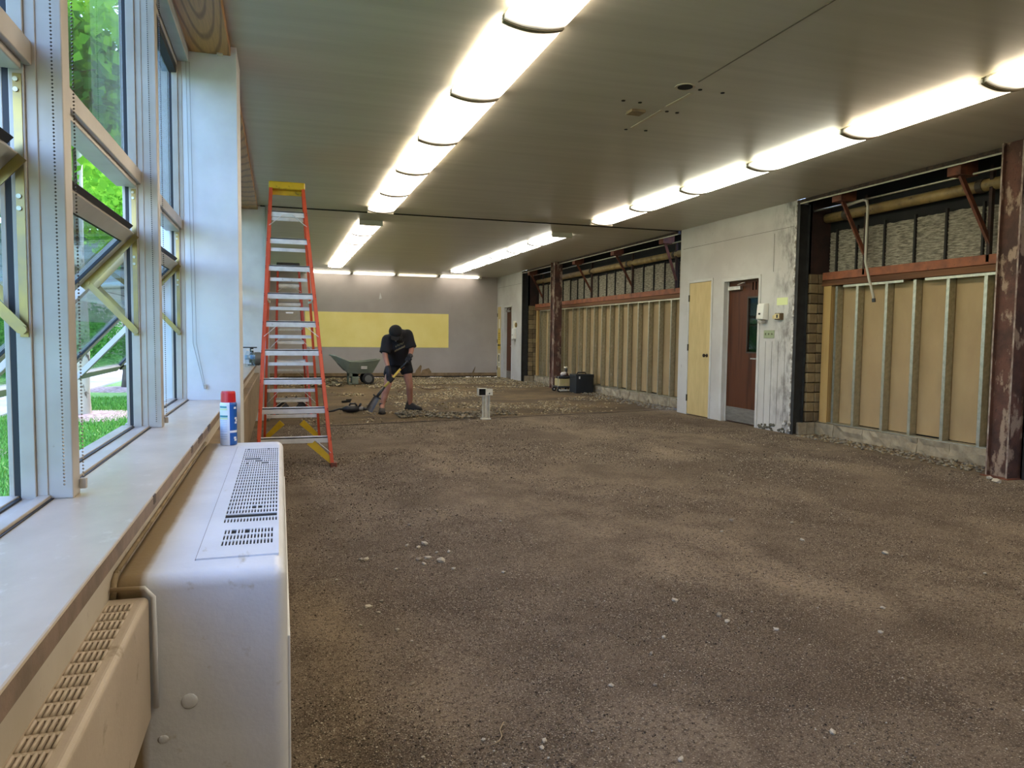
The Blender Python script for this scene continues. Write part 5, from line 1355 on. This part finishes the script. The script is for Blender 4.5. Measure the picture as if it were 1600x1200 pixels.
MB().tube([(cx0 + .05, cy0 - .01, .04), (cx1 - .05, cy0 - .01, .04)], .022, 8).build('pale_bar', mat('bar_grey', S(170, 164, 152), None, rough=.4), t)
for x in (cx0 + .005, cx1 - .005): MB().tube([(x, cy0 + .02, .12), (x, cy0 + .02, .36)], .008, 6).build('upright', GALV, t)
tag(MB().box(cx0 + .05, cy0 + .02, .137, cx1 - .01, cy1 - .03, .30).build('carton', mat('carton_print', S(172, 152, 110), S(150, 140, 84), 9, .7), bevel=.005), 'long printed carton strapped on the low dolly', 'carton')
t = thing('bag', 'black soft tool bag lying on top of the carton on the dolly', 'bag', (6.3, 16.05, .302))
m = MB(); m.ball((6.31, 16.04, .335), .19, 14, 8, 0, (1.05, .8, .19)); m.ball((6.42, 16.03, .345), .09, 10, 6, 0, (1, .8, .4)); m.build('bag_body', mat('bag_black', S(22, 21, 22), None, rough=.9), t, smooth=True)
t = thing('angle_grinder', 'small power tool with white and maroon housing on top of the black bag', 'power tool', (6.33, 16.0, .37))
m = MB(); m.tube([(6.22, 16.0, .40), (6.26, 16.0, .41), (6.34, 16.0, .43)], [.03, .045, .045], 10); m.build('white_housing', mat('tool_white', S(196, 186, 180)), t, smooth=True)
m = MB(); m.tube([(6.26, 16.01, .38), (6.40, 16.01, .39)], .04, 10); m.build('maroon_body', mat('tool_maroon', S(70, 46, 44)), t, smooth=True)
m = MB(); m.tube([(6.33, 16.0, .44), (6.36, 16.0, .50), (6.34, 16.0, .545)], .024, 8); m.build('dark_handle', BLACKP, t, smooth=True)
m = MB(); m.tube([(6.30, 16.0, .56), (6.36, 16.0, .565), (6.39, 16.0, .55)], .022, 8); m.build('pale_battery', mat('battery_pale', S(206, 192, 164)), t, smooth=True)

# ------------------------------------------------------------------ things on the far window sill
WATER = glass_mat('clear_plastic', (.88, .93, .95, 1), 1.4); BLUEL = mat('bottle_label', S(84, 134, 196), S(150, 186, 220), 14, .5)
for i, (px, y, lb) in enumerate(((385.5, 10.15, 'clear water bottle with blue label on the far sill, next to the white pier'), (390.0, 10.32, 'clear water bottle on the far sill, touching the dark grey device'))):
    p = on_z(px, 571, SILL_Z); p = Vector((p.x * y / p.y, y, SILL_Z)); p.x = -.40 + i * .055
    t = thing('water_bottle', lb, 'bottle', p)
    MB().lathe([(.028, .0), (.032, .008), (.032, .085), (.030, .10), (.032, .115), (.032, .15), (.026, .18), (.013, .205), (.013, .222)], p, n=16).build('bottle_body', WATER, t, smooth=True)
    MB().lathe([(.0327, .10), (.0327, .155)], p, n=16).build('label', BLUEL, t, smooth=True)
    MB().lathe([(.015, .212), (.015, .23), (.002, .231)], p, n=12).build('cap', STICK, t)
p = Vector((-.40, 10.75, SILL_Z))
t = thing('work_light', 'dark grey drum shaped device with a flat black top on the far sill', 'device', p)
m = MB(); m.lathe([(.05, -.05), (.085, -.04), (.09, .0), (.09, .07), (.08, .09)], p + Vector((.07, 0, .092)), (1, .2, 0), 18); m.build('drum', mat('drum_grey', S(96, 94, 90), None, rough=.6), t, smooth=True)
MB().lathe([(.055, 0), (.06, -.012), (.02, -.014)], p + Vector((.015, -.01, .092)), (1, .2, 0), 14).build('dark_face', BLACKP, t)
MB().tube([p + Vector((.03, .03, .1)), p + Vector((.03, .03, .24))], .024, 10).build('neck', BLACKP, t)
MB().box(p.x - .10, p.y - .05, SILL_Z + .238, p.x + .10, p.y + .10, SILL_Z + .252).build('flat_top', BLACKP, t, bevel=.004)
MB().box(p.x - .02, p.y - .04, SILL_Z, p.x + .13, p.y + .06, SILL_Z + .012).build('stand', BLACKP, t)
# ------------------------------------------------------------------ rubble on the floor
def chips(name, P, size, flat, mats, parent=None, seed=1):
    """many small jittered slabs in one mesh: P (n,3) positions, size (n,)"""
    g = np.random.default_rng(seed); n = len(P)
    base = np.array([(x, y, z) for z in (-1, 1) for x, y in ((-1, -1), (1, -1), (1, 1), (-1, 1))], float)
    B = base[None] * g.uniform(.55, 1.15, (n, 8, 3)); B[:, :, 2] *= np.asarray(flat).reshape(-1, 1) if hasattr(flat, '__len__') else flat
    a = g.uniform(0, 2 * np.pi, n); tx = g.normal(0, .25, n); ty = g.normal(0, .25, n)
    ca, sa = np.cos(a), np.sin(a)
    X_ = B[:, :, 0] * ca[:, None] - B[:, :, 1] * sa[:, None]; Y_ = B[:, :, 0] * sa[:, None] + B[:, :, 1] * ca[:, None]
    Z_ = B[:, :, 2] + X_ * tx[:, None] + Y_ * ty[:, None]
    V = np.stack([X_, Y_, Z_], 2) * (np.asarray(size)[:, None, None] * .5) + P[:, None, :]
    F0 = np.array([(0, 3, 2, 1), (4, 5, 6, 7), (0, 1, 5, 4), (1, 2, 6, 5), (2, 3, 7, 6), (3, 0, 4, 7)])
    F = (F0[None] + 8 * np.arange(n)[:, None, None]).reshape(-1, 4)
    mi = np.repeat(g.integers(0, len(mats), n), 6)
    o = link(bpy.data.objects.new(name, np_mesh(name, V.reshape(-1, 3), F, mats, False, mi)), parent)
    o['kind'] = 'stuff'
    return o
def pebbles(name, P, size, mats, seed=1):
    g = np.random.default_rng(seed); n = len(P)
    base = np.array([(1, 0, 0), (-1, 0, 0), (0, 1, 0), (0, -1, 0), (0, 0, .7), (0, 0, -.7)], float)
    V = base[None] * g.uniform(.6, 1.2, (n, 6, 1)); a = g.uniform(0, 6.28, n); ca, sa = np.cos(a)[:, None], np.sin(a)[:, None]
    V = np.stack([V[:, :, 0] * ca - V[:, :, 1] * sa, V[:, :, 0] * sa + V[:, :, 1] * ca, V[:, :, 2]], 2) * (size[:, None, None] * .5) + P[:, None, :]
    F0 = np.array([(0, 2, 4), (2, 1, 4), (1, 3, 4), (3, 0, 4), (2, 0, 5), (1, 2, 5), (3, 1, 5), (0, 3, 5)])
    F = (F0[None] + 6 * np.arange(n)[:, None, None]).reshape(-1, 3)
    o = link(bpy.data.objects.new(name, np_mesh(name, V.reshape(-1, 3), F, mats, False, np.repeat(g.integers(0, len(mats), n), 8)))); o['kind'] = 'stuff'
    return o
def zf(XY): return np.array([fz(x, y) for x, y in XY])
G1, G2, G3 = mat('grit_brown', S(108, 94, 78), None, rough=.95), mat('grit_dark', S(62, 52, 42), None, rough=.95), mat('grit_pale', S(184, 172, 152), None, rough=.95)
g = np.random.default_rng(3)
pts = []
while len(pts) < 95000:
    d = 1.25 + 9.8 * g.random() ** 1.6; u = g.uniform(-.05, 1.42)
    x, y = u * d, d
    if y > 11.0 or x > 6.3 or x < .03: continue
    wx = x + .5 * mnoise.noise((x * .7, y * .7, 4)); dens = 1.5 * mnoise.noise((wx * .9, y * .75, 0)) + .7 * mnoise.noise((x * 2.6, y * 2.6, 2)) + g.uniform(-.55, .55)
    if dens < -.08: continue
    pts.append((x, y))
pts = np.array(pts); sz = g.uniform(.0035, .0085, len(pts)) * (1 + .8 * (g.random(len(pts)) < .06)) * np.clip(pts[:, 1] / 4.5, .8, 1.6)
o = pebbles('gravel', np.column_stack([pts, zf(pts) + sz * .25]), sz, [G1, G2, G1, G2, G1, G3], 5)
tag(o, 'loose fine grit and gravel scattered over the brown near floor', 'gravel')
C1, C2, C3 = mat('chip_cream', S(178, 162, 128), None, rough=.9), mat('chip_tan', S(130, 112, 82), None, rough=.9), mat('chip_grey', S(122, 114, 100), None, rough=.9)
pts = []
while len(pts) < 15000:
    x, y = g.uniform(-.1, 6.8), 10.6 + 11.5 * g.random() ** 1.15
    if y > 22.2 or (x < .3 and y < 12.5) or y < 10.5 + .2 * x: continue
    dn = mnoise.noise((x * .55, y * .55, 9)) + .5 * mnoise.noise((x * 1.7, y * 1.7, 5))
    bare = 1.0 if (4.1 < x < 6.9 and 13.0 < y < 17.5) else .0
    if y > 19 and x > 2.2: dn += .55
    if 1.9 < x < 3.8 and 11.2 < y < 14: dn += .35
    if x < 2.0 and 12.6 < y < 18.5: dn -= .4
    if dn + g.uniform(-.3, .3) - bare * .5 < .16: continue
    pts.append((x, y))
pts = np.array(pts); sz = g.uniform(.012, .042, len(pts)) * np.clip(pts[:, 1] / 16, .75, 1.3)
tag(chips('tile_chips', np.column_stack([pts, zf(pts) + .006]), sz, .14, [C1, C1, C2, C3], seed=6), 'pale broken floor tile chips littering the far half of the floor', 'debris')
n = 900; ang = g.uniform(0, 1, n); cx = 1.75 + ang * 1.9; cy = 11.15 + .85 * g.random(n) + .2 * np.sin(ang * 9); 
D1, D2 = mat('rubble_dark', S(92, 84, 70), None, rough=.95), mat('rubble_grey', S(132, 124, 106), None, rough=.95)
tag(chips('rubble_heap', np.column_stack([cx, cy, .010 + .022 * g.random(n) * np.clip(1 - np.abs(cy - 11.6) / .35, .1, 1)]), g.uniform(.015, .055, n), .35, [D1, D2, C2, D1], seed=8), 'low heap of scraped up dark rubble at the feet of the worker', 'rubble')
n = 700; a = g.normal(0, 1, (n, 2)); px_ = np.clip(.85 + a[:, 0] * .32, .3, 1.42); py_ = np.clip(19.6 + a[:, 1] * .6, 18, 21.5)
tag(chips('scrap_heap', np.column_stack([px_, py_, .01 + .09 * g.random(n) * np.exp(-((px_ - .95) ** 2 + (py_ - 19.6) ** 2) * 2)]), g.uniform(.04, .15, n), .10, [SCRAP, D1, D2, C1], seed=9), 'heap of torn paper and plaster scraps left of the wheelbarrow', 'debris')
n = 500; q = g.random((n, 2)); tag(chips('plaster_crumbs', np.column_stack([6.45 + .38 * q[:, 0], 5.4 + 2.7 * q[:, 1], np.full(n, .008)]), g.uniform(.008, .04, n), .5, [C3, D2, C2], seed=10), 'plaster crumbs along the rough curb of the near stripped bay', 'debris')
n = 800; q = g.random((n, 2)); tag(chips('plaster_crumbs', np.column_stack([6.3 + .52 * q[:, 0] ** .6, 11.4 + 8 * q[:, 1], np.full(n, .008)]), g.uniform(.012, .05, n), .5, [C3, D2, C2], seed=11), 'plaster crumbs along the curb of the long far bay', 'debris')

# separate larger stones, each its own object
STN = [mat('stone_pale', S(178, 170, 152), S(156, 146, 126), 40, .9), mat('stone_dull', S(140, 128, 110), S(118, 106, 90), 40, .9)]
def stone_mesh(k):
    bm = bmesh.new(); bmesh.ops.create_icosphere(bm, subdivisions=1, radius=.5); rr = random.Random(k)
    for v in bm.verts: v.co *= rr.uniform(.7, 1.15)
    for v in bm.verts: v.co.z *= .55; v.co.y *= .75
    me = bpy.data.meshes.new('mortar_chunk'); bm.to_mesh(me); bm.free(); me.materials.append(STN[k % 4 == 3]); return me
SM = [stone_mesh(k) for k in range(8)]
spots = [(664, 852, 11), (654, 857, 8), (636, 854, 7), (661, 841, 7), (683, 865, 6), (669, 874, 10), (689, 879, 14), (654, 877, 12), (663, 884, 8), (701, 864, 7), (787, 896, 7), (640, 822, 8), (518, 831, 6), (572, 876, 9), (564, 877, 8), (682, 799, 9), (619, 892, 7), (709, 891, 7), (526, 909, 7), (563, 914, 7), (782, 816, 5),
         (575, 950, 11), (591, 959, 7), (596, 941, 8), (563, 978, 6), (621, 985, 7), (644, 1003, 5), (644, 1070, 9), (756, 1157, 8), (851, 1159, 10), (661, 1184, 7), (721, 1190, 8), (847, 1170, 9), (857, 1186, 6),
         (1055, 939, 10), (1124, 962, 12), (1136, 972, 9), (1213, 984, 8), (955, 1072, 9), (1024, 1071, 9), (1301, 1146, 12), (1063, 1188, 12), (1380, 950, 8), (1143, 813, 8), (1237, 817, 6), (1254, 843, 7), (1383, 865, 10), (1410, 869, 7), (1539, 896, 6), (1376, 989, 8), (1037, 996, 8), (1018, 1022, 9), (1128, 830, 5), (1557, 754, 14), (1546, 749, 10)]
SPECIAL = {(689, 879): 'largest pale mortar chunk in the loose cluster right of the ladder', (654, 877): 'long narrow mortar sliver at the left of the loose cluster',
           (664, 852): 'rounded pale mortar chunk at the top of the loose cluster', (1124, 962): 'brick shaped pale chunk lying alone in the middle of the floor',
           (1136, 972): 'dull brown chunk just right of the brick shaped pale chunk', (575, 950): 'grey mortar chunk in the dark floor beside the ventilator',
           (1301, 1146): 'rounded chunk alone near the bottom right of the photo', (1063, 1188): 'upright pale chunk at the bottom edge of the photo',
           (1557, 754): 'flat plaster flake at the foot of the near rusty column', (851, 1159): 'whitish chunk beside dark pebbles at the bottom centre'}
for i, (px, py, s) in enumerate(spots):
    p = on_z(px, py, 0.0); d = (p - CAM).dot(_f); w = s * d / FPX * 1.25
    o = inst('mortar_chunk', SM[i % 8], None, (p.x, p.y, fz(p.x, p.y) + w * .14), (random.uniform(-.3, .3), random.uniform(-.3, .3), random.uniform(0, 6)), (w, w, w))
    tag(o, SPECIAL.get((px, py), 'small pale mortar chunk lying loose on the brown dirt floor'), 'stone', 'loose mortar chunks on the near floor')
p0 = [on_z(x, y, .008) for x, y in ((787, 1128), (781, 1140), (784, 1150), (780, 1158), (767, 1165))]
tag(MB().tube(p0, .0022, 6).build('wire', mat('wire_tan', S(140, 122, 92)), smooth=True), 'thin curled bit of wire on the near floor', 'wire')
p0 = [on_z(x, y, .012) for x, y in ((622, 612), (628, 606), (650, 603), (668, 609), (700, 606))]
tag(MB().tube(p0, .008, 6).build('cord', mat('cord_brown', S(88, 60, 40)), smooth=True), 'thin brown cord lying on the floor behind the worker', 'cord')

# ------------------------------------------------------------------ outdoors beyond the windows
def grass_material():
    m, nt, b = base_mat('lawn_green')
    v = coords(nt)
    c = mix(nt, ramp(nt, noise(nt, v, .8, 4), .35, .65), S(96, 140, 52), S(124, 164, 70))
    c = mix(nt, ramp(nt, noise(nt, v, 18, 5, .7), .5, .68), c, S(70, 108, 40))
    nt.links.new(c, b.inputs['Base Color']); b.inputs['Roughness'].default_value = .9; bump(nt, b, noise(nt, v, 40, 4), .5, .03)
    return m
LAWN = grass_material()
gz = lambda x, y: -.02 + max(0, (-x - 6.0)) * .13 * (1 if x < -6 else 0)
xs = np.concatenate([np.linspace(-40, -6, 18), np.linspace(-5.9, -.8, 12)]); ys = np.linspace(-12, 75, 30)
V = [(x, y, gz(x, y)) for y in ys for x in xs]; n1 = len(xs)
F = [(j * n1 + i, j * n1 + i + 1, (j + 1) * n1 + i + 1, (j + 1) * n1 + i) for j in range(len(ys) - 1) for i in range(n1 - 1)]
lawn = link(bpy.data.objects.new('lawn', np_mesh('lawn', V, F, LAWN, True))); tag(lawn, 'mown green lawn outside the windows', 'lawn', kind='structure')
# grass blades near the building
n = 60000; bx_ = -0.82 - g.random(n) ** 1.2 * 3.1; by_ = 1.0 + 15 * g.random(n) ** 1.3
hgt = g.uniform(.03, .07, n); a = g.uniform(0, 6.28, n); w = .004 + .0006 * by_
V = np.zeros((n, 3, 3)); V[:, 0] = np.column_stack([bx_ - w * np.cos(a), by_ - w * np.sin(a), np.full(n, -.02)]); V[:, 1] = np.column_stack([bx_ + w * np.cos(a), by_ + w * np.sin(a), np.full(n, -.02)])
V[:, 2] = np.column_stack([bx_ + g.normal(0, .02, n), by_ + g.normal(0, .02, n), -.02 + hgt])
BL1, BL2 = mat('grass_blade', S(118, 168, 62), None, rough=.8), mat('grass_blade_dark', S(90, 138, 48), None, rough=.8)
o = link(bpy.data.objects.new('grass_blades', np_mesh('grass_blades', V.reshape(-1, 3), np.arange(3 * n).reshape(-1, 3), [BL1, BL2], False, g.integers(0, 2, n)))); tag(o, 'short grass blades of the lawn under the windows', 'grass', kind='stuff')
PATH = mat('concrete_path', S(186, 174, 170), S(170, 160, 156), 1.2, .9, spots=S(168, 158, 152), sscale=5, bmp=.05)
pth = thing('sidewalk', 'pale concrete sidewalk running along the lawn outside', 'path', (-4.9, 20, 0))
y = -8.0
while y < 60:
    MB().box(-5.85, y + .012, -.05, -3.98, y + 1.788, .012).build('slab', PATH, pth); y += 1.8
MULCH = mat('mulch', S(120, 96, 86), S(176, 150, 144), 16, .95, bmp=.5, bscale=40)
BARK = mat('mottled_bark', S(214, 198, 172), S(196, 176, 148), 5, .9, spots=S(110, 92, 72), sscale=7, sthr=(.56, .60), bmp=.2, stretch=(1, 1, .5))
BARK2 = mat('dark_bark', S(112, 98, 82), S(84, 72, 60), 8, .95, bmp=.4, stretch=(1, 1, .4))
def leaf_mat(name, c1, c2):
    m, nt, b = base_mat(name); nt.nodes.remove(b); out = nt.nodes['Material Output']
    v = coords(nt); c = mix(nt, ramp(nt, noise(nt, v, 3, 3), .35, .65), c1, c2)
    d = nd(nt, 'ShaderNodeBsdfDiffuse'); t_ = nd(nt, 'ShaderNodeBsdfTranslucent'); mx = nd(nt, 'ShaderNodeMixShader'); mx.inputs[0].default_value = .5
    nt.links.new(c, d.inputs[0]); nt.links.new(c, t_.inputs[0]); nt.links.new(d.outputs[0], mx.inputs[1]); nt.links.new(t_.outputs[0], mx.inputs[2]); nt.links.new(mx.outputs[0], out.inputs['Surface'])
    return m
LEAF1 = leaf_mat('leaf_bright', S(140, 190, 62), S(104, 160, 50)); LEAF2 = leaf_mat('leaf_deep', S(70, 116, 50), S(92, 140, 58))
def foliage(name, blobs, n, size, mt, parent, seed):
    """leaves: folded diamonds spread over the shells of several blobs (cx,cy,cz,rx,ry,rz)"""
    q = np.random.default_rng(seed); B = np.array(blobs); k = q.integers(0, len(B), n)
    d = q.normal(0, 1, (n, 3)); d /= np.linalg.norm(d, axis=1)[:, None]
    P = B[k, :3] + d * B[k, 3:] * (q.random(n) ** .45)[:, None]
    e1 = q.normal(0, 1, (n, 3)); e1[:, 2] -= .3; e1 /= np.linalg.norm(e1, axis=1)[:, None]
    e2 = np.cross(e1, q.normal(0, 1, (n, 3))); e2 /= np.linalg.norm(e2, axis=1)[:, None]; nn = np.cross(e1, e2)
    s = size * q.uniform(.6, 1.25, n)[:, None]
    V = np.stack([P, P + e1 * s * .5 + e2 * s * .42 + nn * s * .12, P + e1 * s, P + e1 * s * .5 - e2 * s * .42 + nn * s * .12], 1)
    i = np.arange(n)[:, None] * 4
    F = np.concatenate([i + np.array([[0, 1, 2]]), i + np.array([[0, 2, 3]])])
    o = link(bpy.data.objects.new(name, np_mesh(name, V.reshape(-1, 3), F, mt)), parent); o['kind'] = 'stuff'
    return o
def tree(x, y, r, h, blobs, n, size, bark, leaf, label, seed, mulch=1.0):
    t = thing('tree', label, 'tree', (x, y, 0))
    z = gz(x, y)
    m = MB(); m.tube([(x, y, z - .1), (x, y, z + .06), (x + .01, y, z + .35), (x + .03, y + .02, z + 1.3), (x - .02, y + .05, z + 2.4), (x + .05, y, z + h)], [r * 1.55, r * 1.25, r * 1.02, r * .92, r * .85, r * .5], 14)
    m.build('trunk', bark, t, smooth=True)
    q = random.Random(seed); m = MB()
    for b_ in blobs:
        c = Vector(b_[:3]); s0 = Vector((x, y, z + min(h, max(1.6, c.z - 1.2)) * .8)); md = s0.lerp(c, .5) + Vector((0, 0, .2))
        m.tube([s0, md, c], [r * .34, r * .2, r * .06], 7)
        for _ in range(5):
            e = c + Vector((q.uniform(-1, 1) * b_[3], q.uniform(-1, 1) * b_[4], q.uniform(-.9, .4) * b_[5])); s1 = md.lerp(c, q.random())
            m.tube([s1, s1.lerp(e, .5) + Vector((0, 0, .08)), e], [r * .1, r * .06, r * .03], 5)
    m.build('branches', BARK2, t, smooth=True)
    foliage('foliage', blobs, n, size, leaf, t, seed)
    if mulch: MB().lathe([(mulch, -.01), (mulch * .9, .02), (mulch * .3, .06), (.02, .06)], (x, y, z), n=24).build('mulch_ring', MULCH, t)
    return t
tree(-2.86, 12.5, .115, 4.2, [(-2.8, 12.2, 4.6, 2.0, 2.2, 1.3), (-2.2, 9.6, 4.4, 1.5, 1.8, 1.1), (-3.4, 14.8, 4.6, 1.7, 2.2, 1.3), (-4.6, 11.5, 4.9, 1.8, 2, 1.4)], 9000, .15, BARK, LEAF1, 'tree with pale mottled trunk on the lawn, seen between the window mullions', 21)
tree(-3.28, 18.4, .10, 4.4, [(-3.2, 18.4, 4.4, 2.0, 2.2, 1.4), (-2.4, 20.5, 4.2, 1.6, 1.8, 1.2)], 6000, .16, BARK2, LEAF1, 'tree with dark trunk farther along the lawn', 22)
tree(-3.9, 8.6, .14, 4.0, [(-4.6, 9.4, 4.8, 2.0, 2.2, 1.4), (-2.6, 9.2, 4.0, 1.1, 1.3, .7), (-5.6, 7.2, 5.2, 1.8, 2.0, 1.2)], 8000, .14, BARK, LEAF2, 'nearest tree, its trunk just outside the left photo edge', 23, 1.25)
tree(-3.3, 25.5, .13, 4.6, [(-3.3, 25.5, 4.6, 2.4, 2.6, 1.8)], 4000, .18, BARK, LEAF1, 'distant pale trunked tree glimpsed next to the white pier', 24, .9)
tree(-9.5, 18.0, .22, 5.5, [(-9.5, 18, 6.6, 3.4, 3.6, 2.8), (-8.3, 22.5, 6.2, 2.6, 2.8, 2.2)], 9000, .24, BARK2, LEAF2, 'broad dark green tree across the sidewalk', 25, 0)
tree(-9.0, 35.0, .3, 8, [(-9, 35, 8.6, 4.6, 4, 3.6), (-14, 33, 8.8, 4.6, 4, 3.6), (-5.0, 40, 7.6, 3.8, 4, 3.6), (-19, 30, 8, 4.5, 5, 4), (-4.2, 48, 4.6, 3.0, 4, 4)], 16000, .34, BARK2, LEAF2, 'large tree group far beyond the sidewalk', 26, 0)
tree(-11.5, 9.0, .25, 5.5, [(-11.5, 9, 5.5, 3.6, 4, 3), (-12.5, 3.5, 5.2, 3.6, 4, 3.2)], 8000, .26, BARK2, LEAF2, 'dark tree across the sidewalk opposite the windows', 27, 0)
# shrub bank beyond the sidewalk
hb = thing('hedge', 'loose green shrub bank beyond the sidewalk', 'hedge', (-8, 30, 0))
foliage('foliage', [(-7.3 - .05 * i + .4 * math.sin(i * 2.1), 14 + 2.2 * i, .75 + .05 * i, 1.0, 1.6, .75 + .05 * i) for i in range(11)], 18000, .16, LEAF2, hb, 31)
MB().tube([(-7.3, 13, .2), (-7.9, 37, .2)], .05, 6).build('stem_row', BARK2, hb)
# low neighbouring building with grey lapped siding above a tan base
SID = mat('grey_siding', S(150, 158, 160), S(136, 144, 148), 3, .7); TAN = mat('tan_base', S(190, 170, 138), S(172, 152, 122), 4, .8)
bl = thing('building', 'low grey sided building across the lawn, seen through the tilted glass', 'building', (-16, 40, 1))
MB().box(-26, 40, .0, -6.6, 50, 3.55).build('base_wall', TAN, bl)
for i in range(7): MB().prism([(-26, 40, 3.55 + i * .32), (-26, 39.92, 3.55 + i * .32), (-26, 40, 3.87 + i * .32)], (19.4, 0, 0)).build('siding_board', SID, bl)
for i in range(7): MB().prism([(-6.6, 40, 3.55 + i * .32), (-6.52, 40, 3.55 + i * .32), (-6.6, 40, 3.87 + i * .32)], (0, 10, 0)).build('siding_board', SID, bl)
MB().box(-26, 40, 3.55, -6.6, 50, 5.8).build('wall_core', SID, bl)
MB().box(-26.5, 39.4, 5.8, -6.1, 50.5, 6.05).build('roof', mat('roof_grey', S(96, 98, 100)), bl)
